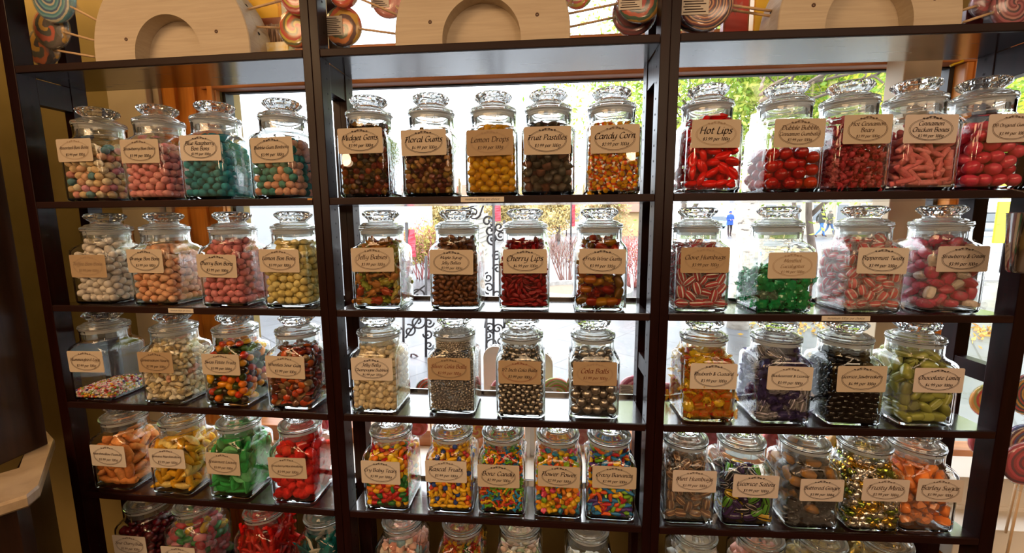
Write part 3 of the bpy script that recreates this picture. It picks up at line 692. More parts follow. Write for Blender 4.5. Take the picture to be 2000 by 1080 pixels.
cand('rhubarb', 'rhubarb_custard_sweet', .0098, wrapped(lambda: s_pillow(.0088), .0105, .0096, [K('e8301c', 'gum')], K('f4c81c', 'film')) + wrapped(lambda: s_pillow(.0088), .0105, .0096, [K('f0b81c', 'gum')], K('f6d030', 'wrap'), (5,)), .0195, .5, desc='red or yellow sweet in yellow film')
cand('black', 'blackcurrant_sweet', .0100, wrapped(lambda: s_pillow(.0088), .0105, .0098, [K('2a1c50')], K('5a4a98', 'film')) + wrapped(lambda: s_striped(.0088), .0105, .0098, [K('1c1430'), K('d8d0e8')], CLEARW, (6, 7, 8)), .0195, .5, desc='dark purple sweet in violet film')
cand('jaw', 'black_jawbreaker', .0076, cols(lambda: s_ball(.0076, 14, 10), ['0c0a0c', '120e10'], 'hard'), desc='shiny black jawbreaker')
cand('limes', 'chocolate_lime', .0112, cols(lambda: s_striped(.0105, 1.6), ['a4a850', '949848'], 'hard', [2, 2]) + [(lambda: s_striped(.0105, 1.6), [K('a0a44c'), K('c8cc90')], 2), (lambda: s_striped(.0105, 1.6), [K('a8ac58'), K('6a6238')], 1)] + wrapped(lambda: s_pillow(.0095, 1.5), .013, .0105, [K('a8ac5c', 'gum')], CLEAR, (2, 4)), .0165, .5, desc='oval lime green boiled sweet')
cand('peanut', 'marshmallow_peanut', .0118, cols(lambda: s_peanut(.0098), ['f29a50', 'ee9048', 'f4a25c'], 'chalk'), .0205, .6, dens=.52, desc='soft orange peanut shaped marshmallow')
cand('banana', 'banana_marshmallow', .0105, cols(lambda: s_banana(.0105, 2.1), ['f0b424', 'f4c038', 'ecaa1c', 'f6d880'], 'chalk'), .021, .6, dens=.55, desc='yellow banana shaped marshmallow')
cand('leaf', 'spearmint_leaf', .0098, cols(lambda: s_leaf(.0112), ['2fa84c', '44b45c', '289444', '6cc07c'], 'chalk'), .0185, dens=.6, desc='sugared green gummy leaf')
cand('strawmarsh', 'strawberry_marshmallow', .0112, cols(lambda: s_dome(.0125), ['e81c14', 'dc1612', 'f02a20'], 'chalk'), .0125, desc='bright red sugared marshmallow drop')
MIX5 = ['d01c10', 'f0b40c', '1c8a2c', 'ea6a0c']
cand('tears', 'candy_tear', .0066, cols(lambda: s_tear(.0066), ['c8140c', 'f0b40c', '1c7a2c', 'ea7a10', 'f4d020'], 'hard', [3, 2, 2, 2, 1]), .0095, desc='small glossy tear shaped candy')
cand('rascal', 'fruit_shaped_candy', .0058, cols(lambda: s_banana(.0062, 1.7), ['f2b80c', 'f4c41c'], 'hard', [2, 2]) + cols(lambda: s_ball(.0058, 10, 8), ['d8341c', '24489a', 'ea7a10', 'f0b40c'], 'hard'), .0098, desc='tiny banana or round fruit candy')
cand('bonz', 'bone_shaped_candy', .0060, cols(lambda: s_bone(.0060), ['c8201c', 'f0b80c', '6ab41c', '1c88b8', 'ea6a14'], 'hard'), .0095, desc='small bone shaped candy')
cand('flower', 'flower_shaped_candy', .0064, cols(lambda: s_flower(.0066), ['f08a10', 'f0c010', 'e8446a', '2488a8', '8ab41c', 'ea6014'], 'hard', [3, 3, 1, 2, 2, 2]), desc='small flower shaped candy')
cand('crazy', 'banana_shaped_candy', .0060, cols(lambda: s_banana(.0064, 1.8), ['d01c20', 'f0c010', '1c7ab4', '7ab41c', 'ea5a1c', '4a2a7a'], 'hard', [2, 2, 3, 2, 2, 1]), .0105, desc='tiny bright banana shaped candy')
cand('mint', 'mint_humbug', .0104, wrapped(lambda: s_striped(.0085, 1.35), .011, .0098, [K('7a4a24'), K('c89a6a')], CLEAR, (1, 2, 3, 4)), .020, .5, desc='brown striped humbug in clear film')
cand('satin', 'licorice_satin', .0100, [(lambda: s_striped(.0098, 1.5), [K('14101a'), K('b8a8a0')], 3), (lambda: s_striped(.0098, 1.5), [K('3a1a5a'), K('14101a')], 2), (lambda: s_striped(.0098, 1.5), [K('c8a41c'), K('14101a')], 1), (lambda: s_striped(.0098, 1.5), [K('5a9a2c'), K('14101a')], 1)], .0148, .5, desc='striped dark satin sweet')
cand('ginger', 'buttered_ginger_sweet', .0108, wrapped(lambda: s_pillow(.0095), .011, .010, [K('d89a4a', 'gum')], CLEAR, (1, 2)) + wrapped(lambda: s_pillow(.0095), .011, .010, [K('24140c')], CLEAR, (4, 5, 6)), .0205, .5, desc='amber or dark sweet in clear film')
cand('frusty', 'foil_mint', .0070, wrapped(lambda: s_ball(.0062, 10, 8), .0072, .0068, [K('c8a01c', 'foil')], K('d8b040', 'foil'), (1, 2)) + wrapped(lambda: s_ball(.0062, 10, 8), .0072, .0068, [K('6a8a1c', 'foil')], K('8a9a3a', 'foil'), (3,)) + wrapped(lambda: s_ball(.0062, 10, 8), .0072, .0068, [K('a83020', 'foil')], K('d8d0c8', 'foil'), (4, 5)), .0135, .5, desc='small gold, green or red foil sweet')
cand('barley', 'barley_sugar', .0125, [(lambda s=s: s_chunk(.0135, s), [K('ff9248')], 1) for s in (1, 2, 3)] + wrapped(lambda: s_chunk(.0105, 5), .012, .0105, [K('ff9c58')], CLEAR, (2,)), .0165, desc='translucent orange barley sugar chunk')
cand('sour', 'sour_cherry_ball', .0090, cols(lambda: s_ball(.009), ['5a0a14', '6a0e18'], 'hard'), desc='dark red sour ball')
cand('mixed', 'wrapped_fruit_sweet', .0100, wrapped(lambda: s_pillow(.009), .0105, .0095, [K('d83a4a', 'gum')], CLEAR, (1, 2)) + wrapped(lambda: s_pillow(.009), .0105, .0095, [K('e8c030', 'gum')], CLEAR, (3,)) + wrapped(lambda: s_pillow(.009), .0105, .0095, [K('3aa04a', 'gum')], CLEAR, (4,)) + wrapped(lambda: s_pillow(.009), .0105, .0095, [K('e8909a', 'gum')], CLEAR, (5,)), .0195, .5, desc='mixed fruit sweet in clear film')
cand('laces', 'red_licorice_twist', .0110, cols(lambda: s_tube(.040, .0052), ['e01c14', 'd01410', 'e8342a'], 'gum'), .040, 1.6, dens=.62, desc='long red licorice twist')
cand('teal', 'teal_sour_belt', .0110, [(lambda: ell(.032, .0095, .0026), [K('0c8a8a', 'gum')], 2), (lambda: ell(.032, .0095, .0026), [K('086c74', 'gum')], 2), (lambda: ell(.024, .008, .0026), [K('f0ece0', 'gum')], 1)], .032, 1.2, dens=.6, desc='flat teal or white gummy belt')
cand('pale', 'pastel_gummy', .0095, cols(lambda: s_cube(.0095), ['f0b4a4', 'eec0b0', '9ab8c4', 'e8d8c8', 'f0a898'], 'chalk', [3, 2, 1, 2, 2]), desc='pale pink or blue gummy cube')
cand('bearmix', 'mini_gummy_bear', .0072, cols(lambda: s_bear(.0066), ['e8a810', 'd84a14', '3a6a1c', 'e8701c', 'c83020', 'e8c43a'], 'gum'), .0115, desc='mixed coloured gummy bear')
cand('palegreen', 'pale_mint_drop', .0090, cols(lambda: s_dome(.0095), ['c8d8b0', 'f0d0c0', 'e8dcc8'], 'chalk'), desc='pale green or pink mint drop')
cand('white', 'white_mint', .0090, cols(lambda: s_disc(.0088), ['f0ece4', 'f4f0ea'], 'chalk'), .011, desc='white round mint')
cand('yellowish', 'pale_yellow_sweet', .0100, wrapped(lambda: s_pillow(.009), .0105, .0095, [K('e8d088', 'gum')], CLEAR, (1, 2, 3)), .0195, .5, desc='pale yellow sweet in clear film')
cand('goldwrap', 'gold_foil_sweet', .0100, wrapped(lambda: s_pillow(.009), .0105, .0095, [K('d8a83a', 'foil')], K('f0d890', 'film')), .0195, .5, desc='gold foil wrapped sweet')

# bay, row, silhouette side + pixel, label box (pixels), lines, price, paper, ink, oval, fill, sweet, title used in descriptions, contents
P3, P2, P4 = '$3.99 per 100g', '$2.99 per 100g', '$4.99 per 100g'
JARS = [
 (0, 0, 'L', 124, (112, 272, 180, 315), ['Assorted Bon Bons'], P3, 'cream', 'mid', 'faded', .158, 'bb_mix', 'Assorted Bon Bons', 'mixed pastel bon bons'),
 (0, 0, 'L', 243, (236, 272, 311, 319), ["Strawberry Bon Bon's"], P3, 'cream', 'dark', 'mid', .162, 'bb_straw', 'Strawberry Bon Bons', 'pink bon bons'),
 (0, 0, 'L', 355, (350, 264, 433, 314), ['Blue Raspberry', 'Bon Bons'], P3, 'pale', 'dark', None, .163, 'bb_blue', 'Blue Raspberry Bon Bons', 'turquoise bon bons'),
 (0, 0, 'L', 489, (488, 268, 575, 318), ['Bubble-Gum Bonbons'], P3, 'cream', 'dark', None, .163, 'bb_gum', 'Bubble-Gum Bonbons', 'green and peach bon bons'),
 (1, 0, 'L', 661, (658, 250, 749, 300), ['Midget Gems'], P3, 'cream', 'dark', None, .186, 'gems', 'Midget Gems', 'dark fruit gems'),
 (1, 0, 'L', 785, (783, 253, 871, 304), ['Floral Gums'], P4, 'cream', 'dark', None, .166, 'floral', 'Floral Gums', 'amber gum discs'),
 (1, 0, 'L', 909, (912, 253, 1003, 304), ['Lemon Drops'], P3, 'tan', 'mid', 'faded', .176, 'lemon', 'Lemon Drops', 'yellow lemon drops'),
 (1, 0, 'R', 1123, (1023, 247, 1115, 302), ['Fruit Pastilles'], P3, 'cream', 'dark', None, .180, 'past', 'Fruit Pastilles', 'sugared brown pastilles'),
 (1, 0, 'R', 1252, (1153, 244, 1249, 299), ['Candy Corn'], P2, 'cream', 'dark', 'mid', .170, 'corn', 'Candy Corn', 'candy corn'),
 (2, 0, 'R', 1448, (1350, 234, 1446, 289), ['Hot Lips'], P3, 'cream', 'dark', 'faded', .192, 'hotlips', 'Hot Lips', 'red lips gummies'),
 (2, 0, 'R', 1606, (1512, 232, 1611, 288), ['Dubble Bubble', 'Cinnamon Gumballs'], P2, 'cream', 'mid', 'mid', .100, 'gumball', 'Cinnamon Gumballs', 'red gumballs'),
 (2, 0, 'R', 1736, (1648, 224, 1742, 281), ['Hot Cinnamon', 'Bears'], P3, 'cream', 'mid', 'mid', .168, 'bears', 'Hot Cinnamon Bears', 'frosted red bears'),
 (2, 0, 'R', 1869, (1762, 224, 1869, 280), ['Cinnamon', 'Chicken Bones'], P3, 'pink', 'dark', None, .158, 'bones', 'Chicken Bones', 'pink candy rods'),
 (2, 0, 'R', 2015, (1937, 222, 2034, 278), ['DB Original Gumballs'], P3, 'pink', 'mid', 'mid', .140, 'pinkball', 'Original Gumballs', 'pink gumballs'),
 (0, 1, 'L', 141, (136, 498, 210, 542), ['Toffee Bon Bons'], P3, 'tan', 'faded', None, .192, 'bb_white', 'Toffee Bon Bons', 'white bon bons'),
 (0, 1, 'L', 256, (249, 487, 318, 533), ['Orange Bon Bons'], P3, 'cream', 'dark', None, .164, 'bb_orange', 'Orange Bon Bons', 'peach orange bon bons'),
 (0, 1, 'L', 390, (385, 497, 462, 542), ['Cherry Bon Bons'], P3, 'cream', 'dark', None, .194, 'bb_cherry', 'Cherry Bon Bons', 'rose bon bons'),
 (0, 1, 'L', 512, (507, 487, 585, 532), ['Lemon Bon Bons'], P3, 'cream', 'dark', 'mid', .192, 'bb_lemon', 'Lemon Bon Bons', 'pale yellow bon bons'),
 (1, 1, 'L', 686, (686, 484, 769, 531), ['Jelly Babies'], P3, 'cream', 'mid', 'mid', .190, 'babies', 'Jelly Babies', 'jelly babies'),
 (1, 1, 'L', 838, (839, 488, 924, 536), ['Maple Syrup', 'Jelly Bellies'], P3, 'cream', 'dark', None, .196, 'maple', 'Maple Syrup', 'brown jelly beans'),
 (1, 1, 'R', 1074, (983, 487, 1069, 534), ['Cherry Lips'], P4, 'cream', 'dark', None, .178, 'cherrylips', 'Cherry Lips', 'small crimson lips'),
 (1, 1, 'R', 1226, (1131, 486, 1222, 535), ['eFruti Wine Gums'], P3, 'cream', 'dark', None, .198, 'wine', 'Wine Gums', 'amber and red wine gums'),
 (2, 1, 'R', 1426, (1329, 483, 1426, 533), ['Clove Humbugs'], P3, 'tan', 'mid', 'faded', .166, 'clove', 'Clove Humbugs', 'red striped humbugs'),
 (2, 1, 'R', 1591, (1501, 493, 1595, 544), ['Menthol', 'Eucalyptus'], P3, 'cream', 'faded', 'faded', .098, 'menthol', 'Menthol Eucalyptus', 'green wrapped sweets'),
 (2, 1, 'R', 1767, (1674, 484, 1773, 535), ['Peppermint Twists'], P3, 'pale', 'dark', None, .196, 'peppermint', 'Peppermint Twists', 'red and white peppermints'),
 (2, 1, 'R', 1924, (1830, 481, 1931, 531), ['Strawberry & Cream'], P3, 'pink', 'dark', None, .196, 'strawcream', 'Strawberry & Cream', 'pink and cream sweets'),
 (0, 2, 'L', 138, (132, 686, 203, 727), ['Hummingbird Eggs'], P2, 'cream', 'mid', 'mid', .036, 'eggs', 'Hummingbird Eggs', 'a shallow heap of tiny candy eggs'),
 (0, 2, 'L', 277, (270, 688, 338, 728), ['Conversation Hearts'], P2, 'tan', 'mid', 'mid', .192, 'hearts', 'Conversation Hearts', 'pale candy hearts'),
 (0, 2, 'L', 398, (394, 692, 469, 732), ['Swiss Petite Fruits'], P3, 'cream', 'dark', 'mid', .194, 'swiss', 'Swiss Petite Fruits', 'glossy fruit candies'),
 (0, 2, 'L', 521, (517, 696, 598, 739), ['Wheelies Sour Gum'], P3, 'cream', 'dark', 'mid', .178, 'wheelies', 'Sour Gum', 'brown gum discs'),
 (1, 2, 'L', 683, (684, 699, 770, 743), ['Jelly Belly', 'Champagne Bubbles'], P4, 'pale', 'dark', None, .184, 'champ', 'Champagne Bubbles', 'cream gummy cubes'),
 (1, 2, 'L', 834, (835, 699, 919, 742), ['Silver Cola Balls'], P3, 'tan', 'red', 'mid', .186, 'silver', 'Silver Cola Balls', 'tiny silver balls'),
 (1, 2, 'R', 1065, (973, 705, 1056, 750), ['1/2 Inch Cola Balls'], P3, 'tan', 'dark', 'red', .192, 'half', 'Half Inch Cola Balls', 'small silver balls'),
 (1, 2, 'R', 1211, (1119, 707, 1205, 753), ['Cola Balls'], P3, 'tan', 'red', 'faded', .188, 'cola', 'Cola Balls', 'large silver balls'),
 (2, 2, 'R', 1439, (1347, 710, 1440, 760), ['Rhubarb & Custard'], P3, 'pale', 'dark', None, .196, 'rhubarb', 'Rhubarb & Custard', 'red and yellow sweets'),
 (2, 2, 'R', 1588, (1499, 716, 1587, 762), ['Blackcurrant & Licorice'], P3, 'pale', 'dark', 'mid', .196, 'black', 'Blackcurrant & Licorice', 'purple wrapped sweets'),
 (2, 2, 'R', 1730, (1632, 715, 1735, 766), ['Licorice Jawbreakers'], P4, 'cream', 'dark', None, .196, 'jaw', 'Licorice Jawbreakers', 'black jawbreakers'),
 (2, 2, 'R', 1874, (1785, 719, 1882, 767), ['Chocolate Limes'], P4, 'pink', 'dark', None, .197, 'limes', 'Chocolate Limes', 'lime green sweets'),
 (0, 3, 'L', 184, (178, 870, 244, 911), ['Marshmallow Peanuts'], P3, 'pale', 'mid', 'mid', .172, 'peanut', 'Marshmallow Peanuts', 'orange marshmallow peanuts'),
 (0, 3, 'L', 297, (290, 877, 363, 914), ['Banana Marshmallows'], P3, 'pale', 'mid', 'mid', .188, 'banana', 'Banana Marshmallows', 'yellow banana marshmallows'),
 (0, 3, 'L', 408, (403, 885, 468, 927), ['Spearmint Leaves'], P3, 'cream', 'mid', 'mid', .188, 'leaf', 'Spearmint Leaves', 'green gummy leaves'),
 (0, 3, 'L', 529, (524, 894, 598, 934), ['Strawberry Marshmallows'], P3, 'cream', 'mid', 'mid', .196, 'strawmarsh', 'Strawberry Marshmallows', 'red marshmallow drops'),
 (1, 3, 'L', 709, (706, 900, 782, 946), ['Cry Baby Tears'], P3, 'pale', 'dark', None, .180, 'tears', 'Cry Baby Tears', 'mixed bright candy tears'),
 (1, 3, 'L', 831, (829, 900, 912, 942), ['Rascal Fruits'], P3, 'pale', 'dark', 'mid', .186, 'rascal', 'Rascal Fruits', 'tiny mostly yellow fruit candies'),
 (1, 3, 'L', 933, (933, 908, 1015, 952), ['Bonz Candy'], P2, 'cream', 'dark', None, .188, 'bonz', 'Bone Candy', 'tiny coloured bones'),
 (1, 3, 'R', 1138, (1051, 911, 1133, 951), ['Flower Power'], P2, 'cream', 'dark', None, .188, 'flower', 'Flower Power', 'small coloured flowers'),
 (1, 3, 'R', 1243, (1157, 911, 1243, 954), ['Crazy Bananas'], P2, 'cream', 'dark', None, .188, 'crazy', 'Crazy Bananas', 'tiny coloured bananas'),
 (2, 3, 'R', 1399, (1313, 919, 1399, 961), ['Mint Humbugs'], P3, 'pink', 'mid', 'mid', .172, 'mint', 'Mint Humbugs', 'brown striped humbugs'),
 (2, 3, 'R', 1515, (1431, 928, 1521, 972), ['Licorice Satins'], P3, 'pink', 'dark', None, .120, 'satin', 'Licorice Satins', 'dark satin sweets'),
 (2, 3, 'R', 1645, (1563, 936, 1648, 979), ['Buttered Ginger'], P3, 'pink', 'dark', None, .190, 'ginger', 'Buttered Ginger', 'amber and dark sweets'),
 (2, 3, 'R', 1769, (1683, 936, 1775, 979), ['Frusty Minis'], P3, 'pink', 'mid', 'mid', .194, 'frusty', 'Frusty Minis', 'small gold foil sweets'),
 (2, 3, 'R', 1876, (1793, 936, 1883, 980), ['Barley Sugar'], P3, 'pink', 'mid', 'mid', .184, 'barley', 'Barley Sugar', 'orange barley sugar'),
 (0, 4, 'L', 231, (222, 1046, 286, 1084), ['Sour Cherry Balls'], P3, 'pale', 'mid', 'mid', .150, 'sour', 'Sour Cherry Balls', 'dark red balls'),
 (0, 4, 'L', 325, (314, 1067, 382, 1106), ['Fruit Drops'], P3, 'pale', 'mid', 'mid', .190, 'mixed', None, 'mixed wrapped fruit sweets'),
 (0, 4, 'L', 460, None, None, P3, 'pale', 'mid', 'mid', .190, 'laces', None, 'red licorice twists'),
 (0, 4, 'L', 578, None, None, P3, 'pale', 'mid', 'mid', .185, 'teal', None, 'teal gummy belts'),
 (1, 4, 'L', 733, None, None, P3, 'pale', 'mid', 'mid', .160, 'pale', None, 'pale pink gummy cubes'),
 (1, 4, 'L', 853, None, None, P3, 'pale', 'mid', 'mid', .182, 'bearmix', None, 'mixed gummy bears'),
 (1, 4, 'R', 1059, None, None, P3, 'pale', 'mid', 'mid', .150, 'palegreen', None, 'pale mint drops'),
 (1, 4, 'R', 1199, None, None, P3, 'pale', 'mid', 'mid', .110, 'white', None, 'white mints'),
 (2, 4, 'R', 1420, None, None, P3, 'pale', 'mid', 'mid', .180, 'white', None, 'white mints'),
 (2, 4, 'R', 1555, None, None, P3, 'pale', 'mid', 'mid', .180, 'pale', None, 'pale pink gummy cubes'),
 (2, 4, 'R', 1682, None, None, P3, 'pale', 'mid', 'mid', .190, 'yellowish', None, 'pale yellow wrapped sweets'),
 (2, 4, 'R', 1815, None, None, P3, 'pale', 'mid', 'mid', .190, 'goldwrap', None, 'gold wrapped sweets'),
]
TSZ = {'Cherry Lips': 1.3, 'Candy Corn': 1.28, 'Floral Gums': 1.3, 'Hot Lips': 1.25, 'Maple Syrup': .72, 'Blue Raspberry Bon Bons': .9, 'Champagne Bubbles': .85, 'Menthol Eucalyptus': .8, 'Jelly Babies': .95, 'Silver Cola Balls': 1.05, 'Crazy Bananas': 1.1, 'Flower Power': 1.1, 'Lemon Bon Bons': 1.05, 'Cinnamon Gumballs': .92, 'Hot Cinnamon Bears': .85, 'Chicken Bones': .9}
INSET = {0: .012, 1: .013, 2: .014, 3: .013, 4: .014}
INX = {'Silver Cola Balls': .022, 'Half Inch Cola Balls': .010, 'Cola Balls': .019, 'Wine Gums': .017, 'Jelly Babies': .010, 'Menthol Eucalyptus': .012}
YMID = {0: 320, 1: 520, 2: 720, 3: 915, 4: 1075}
ROWN = ['top', 'second', 'third', 'fourth', 'bottom']
UNITN = ['unit beside the olive wall', 'middle unit', 'unit beside the metal scoop']
seen_c = {}
N_IND = 0; CNT = {}
for ji, (b, row, side, px, lab, lines, price, paper, ink, oval, fill, ck, title, cont) in enumerate(JARS):
    g = np.random.default_rng(100 + ji)
    ins = INX.get(title, INSET[row] + g.uniform(-.003, .003)); z = ZS[row + 1]
    u, _ = bay_ray(b, px, YMID[row], ins + .012)
    u = u + .0650 if side == 'L' else u - .0650
    um = BAYS[b][2] - .0665; u0_ = u; u = min(max(u, .0665), um)
    if abs(u - u0_) > .002: print('clamped', title, round(u - u0_, 4))
    if title: jl = 'square glass jar of %s labelled %s' % (cont, title)
    else: jl = 'glass jar of %s, bottom shelf, %s' % (cont, UNITN[b])
    cy = ins + .0650
    jar = make_jar(u, b, cy, z, jl, rz=g.uniform(-.012, .012))
    lrect = None
    if lab:
        x0, z0 = bay_ray(b, lab[0], (lab[1] + lab[3]) / 2, ins); x1, _ = bay_ray(b, lab[2], (lab[1] + lab[3]) / 2, ins)
        _, zt = bay_ray(b, (lab[0] + lab[2]) / 2, lab[1], ins); _, zb = bay_ray(b, (lab[0] + lab[2]) / 2, lab[3], ins)
        cx, cz = (x0 + x1) / 2 - u, (zt + zb) / 2 - z
        if title == 'Original Gumballs': cx = min(cx, .03)
        w, h = float(np.clip(x1 - x0, .096, .114)), float(np.clip(zt - zb, .060, .067)) if row < 4 else .063
        cx = float(np.clip(cx, -.012, .012)); tl = g.uniform(-.02, .02)
        lb = add_label(jar, lines, price, cx, cz, w, h, paper, ink, oval, tl, 1.0, TSZ.get(title, 1.0))
        lrect = (cx - w / 2, cx + w / 2, cz - h / 2, cz + h / 2)
    # sweets
    cd_ = CAND[ck]; r = cd_['r']
    P, rad = pack(r, fill, seed=ji, slope=(.0 if ck != 'eggs' else .12), shell=cd_['shell'], dens=cd_['dens'], it=(200 if r > .004 else 90))
    Rm = orient(P, cd_['half'], r, g, cd_['lay'])
    if cd_['me'] is None:
        cd_['me'] = []; cd_['raw'] = []
        for fn, ms, wgt in cd_['shapes']:
            mbb = fn(); mbb.V = [v * cd_['ks'] for v in mbb.V]; cd_['raw'].append((mbb.data(), ms)); cd_['me'].append(mbb.mesh(cd_['name'], ms, True, 28 if any('film' in m_.name or '_wrap_' in m_.name for m_ in ms) else 60))
    wts = np.array([s[2] for s in cd_['shapes']], float); pick = g.choice(len(wts), len(P), p=wts / wts.sum())
    o_, a_, w_ = BAYS[b]; JM = np.array(jar.matrix_basis); 
    camL = np.linalg.inv(JM) @ np.array([*CAM, 1]); vis = visible(P, rad, camL[:3], lrect)
    thr = .33; ids = np.where(vis > thr)[0]
    if row == 4:
        Pw = P[ids] @ JM[:3, :3].T + JM[:3, 3] - CAM; q_ = Pw @ CR; ids = ids[540 - FPX * q_[:, 2] / q_[:, 1] < 1088]
    if len(ids) > 300: ids = ids[np.argsort(-vis[ids])][:300]
    CNT[cd_['name']] = (len(P), len(ids), int((vis > .3).sum()), int((vis > .45).sum())); N_IND += len(ids); ind = set(ids.tolist())
    where = 'the jar labelled ' + title if title else 'a bottom shelf jar, ' + ['unit by olive wall', 'middle unit', 'unit by scoop'][b]
    nm = cd_['name']; lb_ = '%s in %s' % (cd_['desc'], where); gr = '%s pieces in the %s jar' % (nm.replace('_', ' '), title or UNITN[b])
    for q in ids:
        ob = bpy.data.objects.new(nm, cd_['me'][pick[q]]); COL.objects.link(ob)
        M = np.eye(4); M[:3, :3] = Rm[q]; M[:3, 3] = P[q]; ob.matrix_basis = Matrix((JM @ M).tolist())
        ob['label'] = lb_; ob['category'] = 'sweet'; ob['group'] = gr
    # the rest of the filling, which nobody could count
    mats = []; mb = MB()
    hh, _ = wall_hc(P[:, 2]); edge = np.minimum(np.minimum(hh - np.abs(P[:, 0]), hh - np.abs(P[:, 1])), np.minimum(P[:, 2], fill - P[:, 2]))
    for s, ((V, F, Mi), ms) in enumerate(cd_['raw']):
        off = len(mats); mats += ms
        sel = [q for q in np.where(pick == s)[0] if q not in ind and (edge[q] < 4.2 * r or r > .0085)]
        if not sel: continue
        n = len(V); W = np.einsum('qij,vj->qvi', Rm[sel], V) + P[sel][:, None]
        base = np.arange(len(sel)) * n
        mb.V.append(W.reshape(-1, 3))
        for f, mi in zip(F, Mi):
            mb.F.append((f[None] + base[:, None, None]).reshape(-1, f.shape[1]) + mb.n); mb.M.append(np.tile(mi, len(sel)) + off)
        mb.n += n * len(sel)
    if mb.n:
        st = mb.build(nm + '_filling', mats, None, True); st.matrix_basis = Matrix(JM.tolist())
        tag(st, 'mass of %s in %s' % (cont, where), 'sweets', None, 'stuff')
print("individual sweets", N_IND)
# ------------------------------------------------------------------ the room
OLIVE = noise_col(mat('olive_wall_paint', rough=.8), [(.3, (.22, .15, .04)), (.7, (.26, .18, .055))], scale=8, detail=4)
CREAM = noise_col(mat('cream_paint', rough=.6), [(.3, (.56, .44, .29)), (.7, (.62, .50, .34))], scale=6, detail=3)
OAK = noise_col(mat('orange_oak', rough=.4, spec=.4), [(.3, (.46, .15, .02)), (.55, (.60, .21, .03)), (.75, (.68, .28, .05))], scale=5, stretch=(10, 10, 1), detail=6, bump=.05)
OAKH = noise_col(mat('orange_oak_rail', rough=.4, spec=.4), [(.3, (.34, .11, .03)), (.55, (.44, .16, .05)), (.75, (.52, .2, .07))], scale=5, stretch=(1, 10, 10), detail=6, bump=.05)
DARKM = mat('dark_window_seal', (.02, .018, .018), .5)
WHITE = mat('white_ledge_paint', (.78, .74, .69), .5)
PANE = thin_glass('window_pane', (.985, .99, .985), 1.35)
CEIL = mat('ceiling_paint', (.16, .115, .075), .9)
FLOORM = noise_col(mat('brown_floor', rough=.5), [(.3, (.045, .025, .015)), (.7, (.07, .04, .025))], scale=4)
DCAB = noise_col(mat('dark_cabinet_wood', rough=.4), [(.3, (.022, .009, .005)), (.7, (.046, .018, .009))], scale=5, stretch=(12, 12, 1), detail=5)
YW = .46; WT = .10
def X(px, py, Y=YW): return float(at_y(px, py, Y)[0])
def Z(px, py, Y=YW): return float(at_y(px, py, Y)[2])
xl, xr = X(441, 300), X(1849, 300)
zb = .60; zt = Z(1000, 158); zu = zt + .115
XL, XR, YB, ZC = -2.3, 3.2, -3.6, 2.9
def wallbox(name, x0, x1, y0, y1, z0, z1, m):
    mb = MB(); mb.box(x0, x1, y0, y1, z0, z1); return structure(mb.build(name, m, None, False))
wallbox('floor', XL, XR, YB, YW + WT, -.06, 0, FLOORM)
wallbox('ceiling', XL, XR, YB, YW + WT, ZC, ZC + .08, CEIL)
wallbox('wall_left', XL - .1, XL, YB, YW + WT, 0, ZC, OLIVE)
wallbox('wall_right', XR, XR + .1, YB, YW + WT, 0, ZC, OLIVE)
wallbox('wall_back', XL - .1, XR + .1, YB - .1, YB, 0, ZC, CEIL)
# window wall, built around its openings
xr2 = X(1912, 300)
ux0, ux1 = X(640, 60), X(1560, 30)
mb = MB()
mb.box(XL, xl, YW, YW + WT, 0, ZC); mb.box(xl, XR, YW, YW + WT, 0, zb)
mb.box(xl, ux0, YW, YW + WT, zu, ZC); mb.box(ux1, XR, YW, YW + WT, zu, ZC); mb.box(ux0, ux1, YW, YW + WT, 2.62, ZC)
structure(mb.build('wall_front', OLIVE, None, False))
# transom beam and window frames
mb = MB(); mb.box(xl - .05, XR, YW - .03, YW + .05, zt, zu + .01, .004); structure(mb.build('trim_1', OAKH, None, False))
mb = MB(); mb.box(xl - .0, XR, YW + .012, YW + .03, zt - .005, zt + .001); structure(mb.build('trim_2', DARKM, None, False))
mb = MB(); mb.box(xr, xr2, YW - .03, YW + WT, zb, zt, .004); mb.box(xr + .02, xr + .05, YW - .036, YW, zb, zt, .003); structure(mb.build('trim_3', OAK, None, False))
mb = MB(); mb.box(xr - .014, xr + .001, YW + .01, YW + .05, zb, zt); mb.box(xl - .001, xl + .012, YW + .01, YW + .05, zb, zt); structure(mb.build('trim_4', DARKM, None, False))
mb = MB(); mb.box(X(325, 190), xl, YW - .02, YW, 0, zt + .12, .003)
for a, c in ((335, 356), (388, 394), (418, 428)): mb.box(X(a, 190), X(c, 190), YW - .032, YW - .01, 0, zt + .12, .003)
structure(mb.build('trim_5', OAK, None, False))
mb = MB(); mb.box(X(313, 190), X(324, 190), YW - .03, YW, 0, zt + .12, .002); mb.box(X(236, 190), X(310, 190), YW - .05, YW, 0, zt + .12, .003); structure(mb.build('trim_6', CREAM, None, False))
cpy = YW - .10
mb = MB(); mb.box(X(1748, 300, cpy), X(1820, 300, cpy), cpy, cpy + .07, zb, ZC, .003); structure(mb.build('column', CREAM, None, False))
mb = MB(); mb.box(xl, xr, YW + .045, YW + .049, zb, zt); structure(mb.build('window_1', PANE, None, False))
mb = MB(); mb.box(xr2, XR, YW + .045, YW + .049, zb, zt); structure(mb.build('window_2', PANE, None, False))
mb = MB(); mb.box(ux0, ux1, YW + .045, YW + .049, zu, 2.62); structure(mb.build('window_3', PANE, None, False))
mb = MB(); mb.box(X(270, 900), XR, .235, YW + .06, zb - .035, zb + .012, .003); structure(mb.build('trim_7', WHITE, None, False))
mb = MB(); mb.box(xl - .03, XR, YW - .015, YW + .05, zb + .012, zb + .075, .004); structure(mb.build('trim_8', OAKH, None, False))

